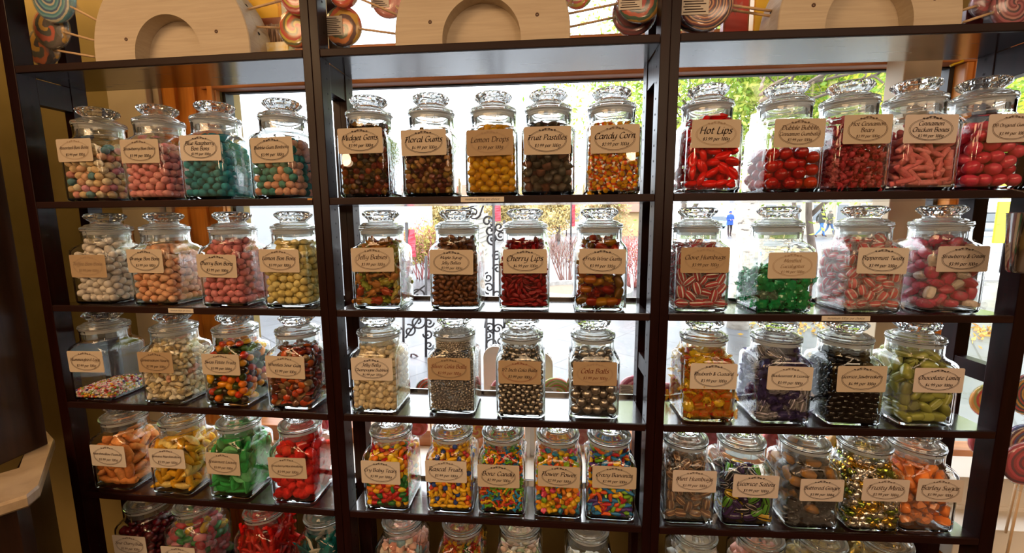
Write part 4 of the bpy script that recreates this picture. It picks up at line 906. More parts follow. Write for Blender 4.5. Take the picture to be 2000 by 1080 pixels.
# marble topped cabinet on the left of the shelving
MARBLE = noise_col(mat('beige_marble', rough=.35, spec=.4), [(.25, (.36, .26, .16)), (.5, (.52, .40, .27)), (.75, (.60, .48, .33))], scale=14, detail=7, dist=.6)
cz = .82
pts = [at_z(*p, cz)[:2] for p in ((-60, 1004), (52, 968), (76, 948), (106, 856), (80, 829), (46, 890), (34, 916), (-60, 942))]
cab = thing('counter_cabinet', 'dark wooden cabinet with a notched beige marble counter beside the shelving', 'cabinet', (float(pts[2][0]), float(pts[2][1]), 0))
O2 = np.array(pts[2])
def slab(poly, z0, z1, ch=.006):
    mb = MB(); P = np.array(poly) - O2; c = P.mean(0); k = lambda e: P + (c - P) / np.linalg.norm(c - P, axis=1)[:, None] * e
    rings = [np.c_[k(ch), np.full(len(P), z0)], np.c_[P, np.full(len(P), z0 + ch)], np.c_[P, np.full(len(P), z1 - ch)], np.c_[k(ch), np.full(len(P), z1)]]
    mb.loft(rings, cap0=True, cap1=True); return mb
slab(pts, cz - .032, cz).build('counter_top', MARBLE, cab, False)
# base under the counter, and the dark hutch panel standing on it
sh = lambda p, e: np.array(p) + np.array([-e, e * .2])
base = [sh(pts[0], .02), sh(pts[1], .05), sh(pts[2], .05), sh(pts[3], .05), sh(pts[4], .04), sh(pts[5], .03), sh(pts[6], .03), sh(pts[7], .02)]
slab(base, 0.0, cz - .033, .004).build('cabinet_base', DCAB, cab, False)
h0 = np.array(pts[4]); h1 = at_z(84, 808, cz)[:2]
mb = MB()
e0 = np.array(at_y(57, 640, .02)[:2]) - O2
mb.box(e0[0] - .9, e0[0], e0[1] - .14, e0[1], cz + .001, 2.3, .003)
mb.build('hutch_panel', DCAB, cab, False)
print('counter', pts, 'hutch', e0 + O2, 'window x', xl, xr, 'z', zb, zt, 'XL')

# ------------------------------------------------------------------ light
w = bpy.data.worlds.new('overcast_sky'); sc.world = w; w.use_nodes = True
nt = w.node_tree; bg = nt.nodes['Background']
tc = nt.nodes.new('ShaderNodeTexCoord'); sep = nt.nodes.new('ShaderNodeSeparateXYZ'); nt.links.new(tc.outputs['Generated'], sep.inputs[0])
cr = nt.nodes.new('ShaderNodeValToRGB'); cr.color_ramp.elements[0].position = .45; cr.color_ramp.elements[0].color = (.80, .86, .95, 1); cr.color_ramp.elements[1].position = .8; cr.color_ramp.elements[1].color = (1, 1, 1, 1)
nt.links.new(sep.outputs[2], cr.inputs[0]); nt.links.new(cr.outputs[0], bg.inputs[0]); bg.inputs[1].default_value = 7.0
def area(name, loc, target, sx, sy, power, col):
    L = bpy.data.lights.new(name, 'AREA'); L.shape = 'RECTANGLE'; L.size = sx; L.size_y = sy; L.energy = power; L.color = col
    o = bpy.data.objects.new(name, L); COL.objects.link(o); o.location = loc
    o.rotation_euler = (Vector(target) - Vector(loc)).to_track_quat('-Z', 'Y').to_euler(); return o
area('ceiling_lamp', (-1.6, -2.0, 2.85), (-1.3, -1.2, .6), 1.6, 1.2, 74, (1, .63, .33))
area('ceiling_lamp', (.5, -2.7, 2.85), (.4, -1.6, .6), 1.6, 1.2, 44, (1, .67, .40))
area('ceiling_lamp', (2.3, -2.4, 2.85), (2.0, -1.4, .6), 1.4, 1.2, 36, (1, .71, .47))
for x_ in (-1.86, 1.11):  # unseen fill, added to brighten the wall below the window and the lower rows
    L = bpy.data.lights.new('fill_light', 'POINT'); L.energy = 26; L.color = (1, .68, .42); L.shadow_soft_size = .13
    o = bpy.data.objects.new('fill_light', L); COL.objects.link(o); o.location = (x_, -2.6, 1.9)
area('wall_washer', (-1.62, .16, 2.82), (-1.5, .40, .9), .5, .2, 13, (1, .66, .28))
P_ = area('window_portal', ((xl + xr) / 2, YW + .12, (zb + zt) / 2), ((xl + xr) / 2, -1, (zb + zt) / 2), xr - xl, zt - zb, 1, (1, 1, 1)); P_.data.cycles.is_portal = True
P_ = area('window_portal', ((xr2 + XR) / 2, YW + .12, (zb + zt) / 2), ((xr2 + XR) / 2, -1, (zb + zt) / 2), XR - xr2, zt - zb, 1, (1, 1, 1)); P_.data.cycles.is_portal = True
P_ = area('window_portal', ((ux0 + ux1) / 2, YW + .12, (zu + 2.62) / 2), ((ux0 + ux1) / 2, -1, (zu + 2.62) / 2), ux1 - ux0, 2.62 - zu, 1, (1, 1, 1)); P_.data.cycles.is_portal = True
vs = sc.view_settings; vs.view_transform = 'Standard'; vs.look = 'None'; vs.gamma = 1; vs.use_curve_mapping = False; vs.exposure = 0.15
c = sc.cycles
c.max_bounces = 14; c.diffuse_bounces = 4; c.glossy_bounces = 5; c.transmission_bounces = 12; c.transparent_max_bounces = 40
c.caustics_reflective = False; c.caustics_refractive = True; c.blur_glossy = .2; c.sample_clamp_indirect = 8.0
c.use_denoising = True
try: c.denoiser = 'OPENIMAGEDENOISE'; c.denoising_input_passes = 'RGB_ALBEDO_NORMAL'
except Exception: pass
c.use_adaptive_sampling = True; c.adaptive_threshold = .015
# ------------------------------------------------------------------ half-round stands and swirl lollipops
WPAINT = noise_col(mat('cream_painted_wood', rough=.7, spec=.2), [(.35, (.55, .455, .335)), (.65, (.62, .53, .40))], scale=3, stretch=(2, 6, 30), detail=5, bump=.35, dist=1.2)
STICK = mat('lolly_stick_wood', (.62, .42, .24), .6)
SCREW = mat('dark_screw', (.10, .05, .03), .5)
def half_disc(R, c, n=40):
    """outline: straight foot of height c, then a half circle"""
    t = np.linspace(0, PI, n); return np.r_[[(R, 0)], np.c_[R * np.cos(t), c + R * np.sin(t)], [(-R, 0)]]
def stand(name, label, loc, rz, R, c, r, dep, group, hole=0.0, WPAINT=WPAINT, nails=((-.12, .05), (.13, .055), (-.03, .16), (.10, .15))):
    t = thing(name, label, 'lollipop stand', loc, rz, group)
    O = half_disc(R, c); H = half_disc(r, c * .6, 24) + np.array([hole, 0]); d1 = dep * .45
    # front board with the arched cut-out: a band between the two outlines
    mb = MB(); n = 60
    def res(P):
        s = np.r_[0, np.cumsum(np.linalg.norm(np.diff(P, axis=0), axis=1))]; q = np.linspace(0, s[-1], n)
        return np.c_[np.interp(q, s, P[:, 0]), np.interp(q, s, P[:, 1])]
    A, Bq = res(O), res(H); g = lambda P, y: np.c_[P[:, 0], np.full(len(P), y), P[:, 1]]
    ch = .002; Ai = A * (1 - ch / R) + [0, 0]
    rings = [g(Bq, d1), g(Bq, 0), g(Ai, 0), g(A, ch), g(A, d1)]
    mb.loft(rings + [rings[0]], closed=False)
    for k in (0, n - 1):
        mb.add([r_[k] for r_ in rings], np.array([list(range(5))]) if k else np.array([list(range(5))[::-1]]))
    mb.build('front_board', WPAINT, t, False)
    mb = MB(); Oq = res(O); mb.loft([g(Oq, d1 + .0004), g(Oq, dep)], closed=False)
    mb.add(g(Oq, d1 + .0004), np.arange(n)[::-1].reshape(1, -1)); mb.add(g(Oq, dep), np.arange(n).reshape(1, -1)); mb.add([(R, d1, 0), (-R, d1, 0), (-R, dep, 0), (R, dep, 0)], np.array([[0, 1, 2, 3]]))
    mb.build('back_board', WPAINT, t, False)
    for a, z in nails:
        m = MB(); m.lathe([(.0012, 0), (.0012, .001), (.0042, .0012), (.0046, 0)], 12); m.xf(Matrix.Rotation(PI / 2, 4, 'X')); m.build('screw', SCREW, t, True, loc=(a, .0002, z))
    m = MB()
    for k in range(9):     # drilled holes around the rim
        a = math.radians(12 + k * 19.5); p = np.array([math.cos(a) * (R + .0004), dep * .5, c + math.sin(a) * (R + .0004)]); d = np.array([math.cos(a), 0, math.sin(a)]); e = np.array([-math.sin(a), 0, math.cos(a)])
        tt = np.arange(10) / 10 * 2 * PI; m.add(p + .0042 * (np.cos(tt)[:, None] * e + np.sin(tt)[:, None] * np.array([0, 1, 0])), np.arange(10).reshape(1, -1))
    m.build('stick_hole', HOLE, t, False)
    return t
SW = {}
def swirl(colors, turns=3.0, arms=2):
    k = (tuple(colors), turns, arms)
    if k in SW: return SW[k]
    m = mat('swirl_sugar', (.5, .5, .5), .18, spec=.6, coat=.5); nd, lk, b = nodes(m)
    tc = nd.new('ShaderNodeTexCoord'); sp = nd.new('ShaderNodeSeparateXYZ'); lk.new(tc.outputs['Object'], sp.inputs[0])
    nz = nd.new('ShaderNodeTexNoise'); nz.inputs['Scale'].default_value = 30; lk.new(tc.outputs['Object'], nz.inputs['Vector'])
    at = nd.new('ShaderNodeMath'); at.operation = 'ARCTAN2'; lk.new(sp.outputs[2], at.inputs[0]); lk.new(sp.outputs[0], at.inputs[1])
    a2 = nd.new('ShaderNodeMath'); a2.operation = 'MULTIPLY_ADD'; lk.new(at.outputs[0], a2.inputs[0]); a2.inputs[1].default_value = arms / (2 * PI); a2.inputs[2].default_value = 4
    ln = nd.new('ShaderNodeVectorMath'); ln.operation = 'LENGTH'; lk.new(tc.outputs['Object'], ln.inputs[0])
    r1 = nd.new('ShaderNodeMath'); r1.operation = 'MULTIPLY_ADD'; lk.new(ln.outputs['Value'], r1.inputs[0]); r1.inputs[1].default_value = turns / .046 * arms * .5; lk.new(a2.outputs[0], r1.inputs[2])
    r2 = nd.new('ShaderNodeMath'); r2.operation = 'MULTIPLY_ADD'; lk.new(nz.outputs[0], r2.inputs[0]); r2.inputs[1].default_value = .5; lk.new(r1.outputs[0], r2.inputs[2])
    fr = nd.new('ShaderNodeMath'); fr.operation = 'FRACT'; lk.new(r2.outputs[0], fr.inputs[0])
    cr = nd.new('ShaderNodeValToRGB'); cr.color_ramp.interpolation = 'B_SPLINE' if False else 'LINEAR'; e = cr.color_ramp.elements; n = len(colors)
    e[0].position = 0; e[0].color = (*hx(colors[0]), 1); e[1].position = 1; e[1].color = (*hx(colors[0]), 1)
    for i, c in enumerate(colors):
        for q in ((i + .12) / n, (i + .88) / n): x = e.new(q); x.color = (*hx(c), 1)
    lk.new(fr.outputs[0], cr.inputs[0]); lk.new(cr.outputs[0], b.inputs['Base Color']); SW[k] = m; return m
LFILM = film('lolly_film', (.85, .85, .85), .10, .08)
TAGP = mat('lolly_tag_paper', (.62, .56, .48), .6)
LOLLY_G = 'swirl lollipops around the half-round stands'
def lolly(label, c, r, stick_to, colors, group, tagd=False, yaw=0.0, turns=3.0, arms=2, pitch=0.0):
    """c: centre of the disc (world), stick_to: far end of the stick (world)"""
    c = np.array(c, float); s = np.array(stick_to, float)
    t = thing('lollipop', label, 'lollipop', c, yaw, group); t.rotation_euler = (pitch, 0, yaw)
    mb = MB(); mb.lathe([(r * .3, -.0085), (r * .8, -.008), (r * .97, -.005), (r, 0), (r * .97, .005), (r * .8, .008), (r * .3, .0085)], 40); mb.xf(Matrix.Rotation(PI / 2, 4, 'X'))
    mb.build('candy_swirl', swirl(colors, turns, arms), t, True)
    Ri = t.rotation_euler.to_matrix().inverted(); L = np.array(Ri @ Vector((s - c).tolist())); d = L / np.linalg.norm(L)
    mb = MB(); mb.cyl(d * r * .94, L, .0029, 8); mb.build('stick', STICK, t, True)
    mb = MB(); n = 36; g = np.random.default_rng(int(abs(c[0]) * 1e4)); a = np.arange(n) / n * 2 * PI
    rr = r * (1.05 + g.normal(0, .008, n)); rings = [np.c_[rr * k * np.cos(a), np.full(n, y), rr * k * np.sin(a)] for k, y in ((.5, -.0098), (.9, -.0088), (1, 0), (.9, .0088), (.5, .0098))]
    mb.loft(rings, cap0=True, cap1=True); e = d; p = np.cross(d, [0, 1, 0]); p /= np.linalg.norm(p) + 1e-9
    neck = [(.97, .016), (1.12, .006), (1.2, .0035), (1.3, .010)]
    mb.loft([e * r * k + w * (np.cos(a)[:, None] * p + np.sin(a)[:, None] * np.cross(p, e)) for k, w in neck]); mb.build('wrapper', LFILM, t, True)
    if tagd:
        mb = MB(); mb.box(-r * .95, r * .05, -.0102, -.0099, -r * .5, r * .45)
        lb = mb.build('wrapper_label', TAGP, t, False); mb = MB()
        for k in range(9): mb.box(-r * .88 + (k % 2) * r * .05, -r * (.05 + .1 * (k % 3)), -.0106, -.0104, -r * .42 + k * r * .092, -r * .42 + k * r * .092 + r * .035)
        mb.build('small_print', INKS['dark'], lb, False)
    return t
zs = ZS[0]
p = at_y(1868, 124, YW - .032); t = thing('yellow_peg', 'small yellow peg stuck on the orange window frame under the top shelf', 'peg', tuple(map(float, p))); mb = MB(); mb.tube([(-.016, 0, -.006), (-.005, -.002, -.001), (.006, -.002, .002), (.016, 0, .007)], [.004, .0028, .0028, .0045], 8); mb.build('peg_body', mat('yellow_plastic', hx('e8c020'), .4), t)
SG = 'half-round lollipop stands on the top shelf'
STN = [(0, 335, 118, .216, -.008, 'cream half-round wooden lollipop stand on top of the unit beside the olive wall'), (1, 940, 85, .206, .0, 'cream half-round wooden lollipop stand on top of the middle unit'), (2, 1697, 52, .192, .0, 'cream half-round wooden lollipop stand on top of the unit by the scoop')]
for b, px, py, R, ho, lb in STN:
    u, _ = bay_ray(b, px, py, .006); stand('lollipop_stand', lb, bay_pt(b, u, .006, zs), BAYS[b][1], R, .018, .092, .085, SG, ho)
def at_d(b, px, py, d): u, z = bay_ray(b, px, py, d); return bay_pt(b, u, d, z)
def pxr(b, px, py, d, rp):
    p = np.array(at_d(b, px, py, d)) - CAM; return rp * float(p @ CR[:, 1]) / FPX
TOP = [ # bay, centre px, radius px, depth, stick end px, colours, tagged, turns, arms, label
 (0, (106, -4), 46, .060, (190, 40), ['3a8aa0', '6ab0b8', '2a5a88', 'c8c8b0'], 0, 2.4, 2, 'teal and blue swirl lollipop, topmost beside the olive wall on the top shelf'),
 (0, (101, 56), 38, .082, (184, 79), ['d8a41c', '3a3a20', 'c8501c', '4a4028', '5a4a3a'], 0, 1.6, 1, 'yellow, orange and dark swirl lollipop below the teal one on the top shelf'),
 (0, (84, 94), 34, .104, (184, 111), ['e0a81c', '4a4a30', 'd0661c', '3a2418'], 0, 1.6, 1, 'yellow and grey swirl lollipop lowest beside the olive wall, touching the top shelf'),
 (0, (583, -8), 36, .050, (464, 24), ['c8281c', 'd8c02c', 'b81c18', 'e89aa0'], 0, 2.6, 2, 'red and yellow swirl lollipop half hidden by the upright, upper of its pair'),
 (0, (580, 56), 36, .070, (488, 52), ['d8401c', 'd8c034', '6a6a20', 'c8641c'], 0, 2.2, 2, 'orange and olive green swirl lollipop half hidden by the upright, lower of its pair'),
 (1, (672, -16), 30, .050, (774, 28), ['d8401c', 'e0641c', 'c02018', 'e8c0a0'], 1, 2.2, 2, 'red orange swirl lollipop above the yellow one at the middle unit'),
 (1, (671, 52), 37, .070, (774, 66), ['d8a81c', 'd8601c', '4a5a20', 'e0801c', '5a2418'], 1, 1.8, 1, 'yellow, orange and green swirl lollipop with paper tag resting on the middle top shelf'),
 (1, (760, -2), 36, .112, (800, 40), ['d88a80', 'd07a70', 'e09a90'], 1, 2, 2, 'pale red lollipop with paper tag behind the middle half-round stand'),
 (1, (1250, -2), 44, .050, (1104, 28), ['1c5a3a', 'd8a01c', 'b8201c', '1c3a4a', 'c8501c'], 1, 2.2, 1, 'dark green, yellow and red swirl lollipop in front of the purple one, middle unit'),
 (1, (1238, 26), 42, .085, (1106, 54), ['6a1828', '8a2430', '4a1838', 'a03a44'], 0, 2.4, 2, 'dark crimson and purple swirl lollipop resting on the middle top shelf'),
 (1, (1128, -14), 30, .105, (1098, 24), ['c8b01c', 'd8501c', '9ab03a', 'c82a3a'], 0, 2, 2, 'yellow and red swirl lollipop peeping over the middle stand'),
 (2, (1379, 4), 52, .045, (1512, 22), ['4a1838', 'e0a070', '7a2438', '2a1c40', 'e8b890'], 1, 3.2, 2, 'purple and peach striped swirl lollipop with paper tag, front one on the right unit'),
 (2, (1366, 10), 54, .090, (1516, 33), ['4a1c34', 'b8502c', '2a1830', 'c88a60'], 0, 3, 2, 'dark purple and orange swirl lollipop behind the purple striped one'),
 (2, (1925, 6), 26, .070, (1880, 20), ['8a1428', 'a82434', '6a1030'], 0, 2, 2, 'small dark red lollipop right next to the last half-round stand'),
 (2, (1978, 12), 40, .055, (1880, 44), ['b85a68', '8a2438', 'c88a88', '4a1830'], 0, 3, 2, 'pink and maroon swirl lollipop at the far end of the top shelf'),
]
for b, c, rp, d, s, colr, tg, tu, ar, lb in TOP:
    sd = .048; r_ = pxr(b, *c, d, rp); c_ = list(at_d(b, *c, d)); c_[2] = max(c_[2], zs + r_ * 1.09)
    lolly(lb, c_, r_, at_d(b, *s, sd), colr, LOLLY_G, tg, BAYS[b][1], tu, ar)
# bags and boxes of sweets lying on the top shelf behind the stands
def box_thing(name, label, cat, b, px0, py0, px1, py1, d, dep, body, face, fname='printed_front'):
    u0, z0 = bay_ray(b, px0, py1, d); u1, z1 = bay_ray(b, px1, py0, d)
    z0 = max(z0, zs + .0002) if abs(z0 - zs) < .06 else z0
    o = bay_pt(b, (u0 + u1) / 2, d, zs); t = thing(name, label, cat, o, BAYS[b][1])
    w, h0, h1 = (u1 - u0) / 2, .0003, z1 - zs
    mb = MB(); mb.box(-w, w, 0, dep, h0, h1, .002); mb.build('body', body, t, False)
    mb = MB(); mb.box(-w * .86, w * .86, -.0008, 0, h0 + (h1 - h0) * .12, h0 + (h1 - h0) * .86); p = mb.build(fname, face, t, False)
    return t
YEL = mat('yellow_carton', hx('e0a416'), .45); YEL2 = mat('yellow_print', hx('f0c43a'), .5); REDP = mat('red_print', hx('b8301c'), .5)
MULTI = noise_col(mat('colourful_bag_print', rough=.3), [(.2, hx('c8402c')), (.42, hx('e8c43a')), (.58, hx('e8e0c8')), (.75, hx('3a5a6a')), (.9, hx('d86a70'))], scale=22, detail=3)
box_thing('sweet_carton', 'yellow sweet carton standing behind the stand beside the olive wall unit', 'box', 0, 470, -40, 545, 96, .125, .035, YEL, YEL2)
box_thing('sweet_pouch', 'small striped printed pouch leaning at the yellow carton on the top shelf', 'pouch', 0, 512, 32, 556, 96, .105, .012, mat('brown_pouch', hx('8a4a30'), .4), noise_col(mat('pouch_print', rough=.5), [(.4, hx('4a342c')), (.6, hx('c8a890'))], scale=6, stretch=(60, 1, 3)))
box_thing('sweet_bag', 'flat bag of colourful sweets lying by the upright on the top shelf', 'bag', 0, 500, 80, 562, 97, .070, .03, MULTI, MULTI)
box_thing('sweet_carton', 'yellow sweet carton behind the purple lollipops on the right top shelf', 'box', 2, 1470, -40, 1512, 60, .125, .035, YEL, YEL2)
box_thing('sweet_pouch', 'red and olive pouch standing behind the purple lollipops', 'pouch', 2, 1412, -30, 1468, 60, .11, .02, noise_col(mat('red_pouch', rough=.35), [(.4, hx('b82a1c')), (.6, hx('8a6a2a'))], scale=9), REDP)
box_thing('sweet_bag', 'clear bag with dark purple sweets at the far end of the top shelf', 'bag', 2, 1885, 12, 1925, 48, .12, .03, mat('maroon_bag', hx('5a1c24'), .25), noise_col(mat('maroon_print', rough=.2), [(.4, hx('4a1420')), (.6, hx('8a3a3a'))], scale=20))
u, _ = bay_ray(1, 1150, 60, .12)
t = thing('sweet_bag', 'low pale green bag of sweets lying on the middle top shelf beside the stand', 'bag', bay_pt(1, u, .11, zs), 0)
mb = MB(); V, F = egrid(20, 10); V = sup(V, 4) * (.075, .026, .011); V[:, 2] += .0114 + .002 * np.sin(V[:, 0] * 400); mb.add(V, F); mb.build('bag_body', noise_col(mat('pale_green_bag', rough=.3), [(.4, hx('a8b088')), (.6, hx('c8c0a0'))], scale=30), t)
mb = MB(); ell(.012, .012, .008, None, 10, 8, mb, 0, (-.062, -.012, .014)); mb.build('sticker', mat('pink_sticker', hx('d89080'), .5), t)

# ------------------------------------------------------------------ lollipops and stands on the white window ledge
LG = 'lollipops standing on the window ledge'; zl = zb + .0125
LED = [ # centre px, radius px, depth Y, colours, tag, label
 ((838, 764), 27, .31, ['c83a2a', '4a5a40', 'd8502c', 'e0c0b8'], 0, 'red and green swirl lollipop on the ledge behind the tiny silver balls jar'),
 ((985, 764), 28, .31, ['d02a3a', 'e8909a', 'c01c2c'], 1, 'red swirl lollipop with tag on the ledge beside the half inch balls jar'),
 ((1085, 768), 32, .31, ['8ab02a', 'e06a50', 'a8c43a', 'e8c8a0'], 1, 'lime green and coral swirl lollipop on the ledge before the large silver balls'),
 ((1044, 762), 26, .36, ['a8b83a', 'd88a3a', '8ab02a'], 0, 'green and orange lollipop half behind the half inch balls jar'),
 ((1238, 762), 30, .31, ['c84a78', 'e8a0b8', 'a83060'], 1, 'pink swirl lollipop on the ledge near the middle unit upright'),
 ((1302, 772), 26, .31, ['d03a5a', 'e890a0'], 0, 'rose lollipop on the ledge just past the upright by the rhubarb jar'),
 ((762, 748), 24, .36, ['d8404a', 'e89090'], 0, 'plain red lollipop on the ledge beside the champagne bubbles jar'),
 ((816, 832), 20, .24, ['c8203a', 'e0506a'], 0, 'small crimson lollipop low on the ledge behind the cry baby jar'),
 ((622, 826), 22, .26, ['d83a5a', 'f0a0b0'], 0, 'pink lollipop on the ledge behind the strawberry marshmallow jar'),
 ((932, 838), 20, .26, ['e8a03a', 'd8604a', 'f0d080'], 0, 'orange lollipop low on the ledge behind the fruit candy jars'),
 ((1134, 850), 20, .26, ['d88a94', 'c86a78'], 0, 'dusty pink lollipop low on the ledge behind the flower candy jar'),
 ((1396, 852), 22, .26, ['c01c2c', 'd8404c'], 0, 'deep red lollipop on the ledge behind the mint humbug jar'),
 ((1512, 858), 22, .26, ['c8242c', 'e05050'], 0, 'bright red lollipop on the ledge behind the licorice satin jar'),
 ((1640, 862), 20, .26, ['e0b43a', 'c8902a'], 0, 'golden lollipop on the ledge behind the buttered ginger jar'),
]
for c, rp, Y, colr, tg, lb in LED:
    p = at_y(*c, Y); r = rp * float((p - CAM) @ CR[:, 1]) / FPX
    lolly(lb, p, r, (p[0] + .004, p[1], zl), colr, LG, tg, 0, 2.4, 2)
p = at_y(1094, 838, .25)
t = thing('candy_cane', 'green and red striped candy stick standing on the window ledge', 'candy', (p[0], p[1], zl))
m = mat('striped_sugar', (.5, .5, .5), .2); nd, lk, bq = nodes(m); tc = nd.new('ShaderNodeTexCoord'); wv = nd.new('ShaderNodeTexWave'); wv.inputs['Scale'].default_value = 40; wv.bands_direction = 'DIAGONAL'; lk.new(tc.outputs['Object'], wv.inputs[0])
rp_ = ramp(nd, [(.3, hx('1c6a3a')), (.5, hx('e8e0d8')), (.7, hx('b82a3a'))]); lk.new(wv.outputs[0], rp_.inputs[0]); lk.new(rp_.outputs[0], bq.inputs['Base Color'])
mb = MB(); hz = float(p[2]) - zl; mb.tube([(0, 0, .10), (0, 0, hz * .8), (.002, 0, hz), (.008, 0, hz + .012)], .0065, 10); mb.build('candy_stick', m, t); mb = MB(); mb.cyl((0, 0, .0), (0, 0, .105), .0025, 8); mb.build('stick', STICK, t)
for px, w, top, lb in ((968, .085, 676, 'white arched board on the window ledge behind the silver balls jars'), (1052, .10, 686, 'white arched board with wood grain standing before the large silver balls jar')):
    p = at_y(px, 760, .40); zt_ = float(at_y(px, top, .40)[2]); R_ = w / 2
    stand('ledge_board', lb, (float(p[0]), .395, zl), 0, R_, zt_ - zl - R_, R_ * .62, .03, 'white arched boards on the window ledge', 0, WHITE, ())
# big lollipops, steps and scoop at the far right
STEP = mat('white_steps', (.74, .69, .62), .6)
q = at_y(1985, 985, .10); x0 = float(q[0])
st = thing('display_steps', 'white painted display steps beside the right end of the shelving', 'display steps', (x0, .06, 0))
for k, (zz, yy) in enumerate(((.52, .0), (.60, .09), (.70, .18))):
    mb = MB(); mb.box(-.09 if k else -.075, .55, yy, .30, zz - .03 if k == 0 else zz - .10, zz, .003); mb.build('step', STEP, st, False)
mb = MB(); mb.box(-.07, .5, .004, .29, .0, .489); mb.build('step_base', OAK, st, False)
RG = 'lollipops on the white steps'
for c, rp, Y, colr, lb, zz in (((2004, 905), 44, .06, ['a8142c', '6a1030', 'c8304c'], 'large crimson swirl lollipop standing on the white display steps', .52), ((2002, 868), 42, .14, ['1c3a7a', '8a2430', 'd8b890', '4a1830'], 'blue and maroon swirl lollipop behind the crimson one on the steps', .60), ((2016, 770), 44, .22, ['d8a03a', '3a3a50', 'b83a3a', '2a4a3a'], 'multicoloured swirl lollipop at the back of the white steps', .70), ((1932, 782), 34, .30, ['e8a01c', 'd8401c', 'a8a83a'], 'orange and red swirl lollipop seen through the side frame opening', .70), ((1925, 862), 30, .20, ['a81424', 'c83040'], 'red wrapped lollipop seen through the side frame low down', .60)):
    p = at_y(*c, Y); r = rp * float((p - CAM) @ CR[:, 1]) / FPX
    lolly(lb, p, r, (p[0] - .012, p[1], zz + .0005), colr, RG, 0, 0, 2.6, 2)
STEEL = mat('polished_steel', (.62, .60, .60), .12, metal=1.0)
p = at_y(2008, 474, -.06)
sc_ = thing('metal_scoop', 'polished metal scoop hanging beside the right end of the shelving', 'scoop', tuple(map(float, p))); sc_.rotation_euler = (0, math.radians(6), 0); sc_.scale = (.78, .78, .70)
mb = MB(); mb.lathe([(.022, -.092), (.028, -.086), (.041, 0), (.052, .082), (.0535, .084), (.051, .080), (.040, 0), (.026, -.082), (.001, -.084)], 36, cap0=True, cap1=False); mb.build('cup', STEEL, sc_, True, 40)
mb = MB(); mb.tube([(.048, 0, .07), (.075, 0, .085), (.085, 0, .05), (.082, 0, -.01), (.046, 0, -.03)], .0045, 8); mb.build('handle', STEEL, sc_)
hk = MB(); hk.tube([(.0505, 0, .083), (.052, .02, .12), (.03, .075, .16), (-.0, .11, .17)], .0022, 8); hk.build('hook', STEEL, sc_)
# ------------------------------------------------------------------ the plaza outside
GZ = .25
PAVE = mat('wet_stone_paving', (.4, .42, .46), .32, spec=.5); nd, lk, b = nodes(PAVE)
tc = nd.new('ShaderNodeTexCoord'); mp = nd.new('ShaderNodeMapping'); mp.inputs['Rotation'].default_value = (0, 0, math.radians(38)); lk.new(tc.outputs['Object'], mp.inputs[0])
br = nd.new('ShaderNodeTexBrick'); br.offset = 0.0; br.inputs['Scale'].default_value = 1.5; br.inputs['Mortar Size'].default_value = .012; br.inputs['Brick Width'].default_value = 1.0; br.inputs['Row Height'].default_value = 1.0
br.inputs['Color1'].default_value = (.078, .082, .092, 1); br.inputs['Color2'].default_value = (.066, .070, .080, 1); br.inputs['Mortar'].default_value = (.022, .022, .026, 1); lk.new(mp.outputs[0], br.inputs[0])
nz = nd.new('ShaderNodeTexNoise'); nz.inputs['Scale'].default_value = 2.2; nz.inputs['Detail'].default_value = 6; lk.new(tc.outputs['Object'], nz.inputs[0])
mx = nd.new('ShaderNodeMixRGB'); mx.blend_type = 'OVERLAY'; mx.inputs[0].default_value = .35; lk.new(br.outputs[0], mx.inputs[1]); lk.new(nz.outputs[0], mx.inputs[2]); lk.new(mx.outputs[0], b.inputs['Base Color'])
mrr = nd.new('ShaderNodeMapRange'); mrr.inputs[3].default_value = .12; mrr.inputs[4].default_value = .55; lk.new(nz.outputs[0], mrr.inputs[0]); lk.new(mrr.outputs[0], b.inputs['Roughness'])
mb = MB(); mb.box(-30, 40, YW + WT, 60, GZ - .1, GZ); structure(mb.build('plaza_ground', PAVE, None, False))
def G_(px, py):   # ground point of a pixel
    return at_z(px, py, GZ)
def leafcloud(n, fn, size, cols_, seed, flat=.25):
    """many small leaf faces placed by fn(rng, n)"""
    g = np.random.default_rng(seed); P = fn(g, n); A = g.normal(size=(n, 3)); A /= np.linalg.norm(A, axis=1)[:, None]; B_ = np.cross(A, g.normal(size=(n, 3))); B_ /= np.linalg.norm(B_, axis=1)[:, None]
    s = size * g.uniform(.6, 1.3, n)[:, None]; V = np.stack([P - A * s, P + B_ * s * .45, P + A * s, P - B_ * s * .45], 1).reshape(-1, 3)
    F = np.arange(n * 4).reshape(n, 4); mb = MB(); mb.add(V, F); mb.M = [g.integers(0, len(cols_), n)]; return mb
def LM(s): 
    if ('leaf', s) not in CM: CM[('leaf', s)] = mat('leaf_' + s, hx(s), .6, transl=.35)
    return CM[('leaf', s)]
BARK = noise_col(mat('bark', rough=.9), [(.3, (.10, .07, .055)), (.7, (.2, .15, .12))], scale=12, stretch=(1, 1, .3), bump=.4)
def branch(mb, p, d, L, r, g, depth, ends, spread=.6, up=.12, mi=0):
    P = [p]; n = 4
    for k in range(n):
        d = d + g.normal(0, .12, 3) + np.array([0, 0, up * .3]); d /= np.linalg.norm(d); P.append(P[-1] + d * L / n)
    mb.tube(P, np.linspace(r, r * .6, n + 1), 5 if r < .03 else 8, mi)
    if depth == 0: ends.append(P[-1]); return
    for k in range(3):
        e = d + g.normal(0, spread, 3); e[2] += up; e /= np.linalg.norm(e)
        branch(mb, P[-1 - (k == 2)], e, L * g.uniform(.6, .85), r * .58, g, depth - 1, ends, spread, up, mi)
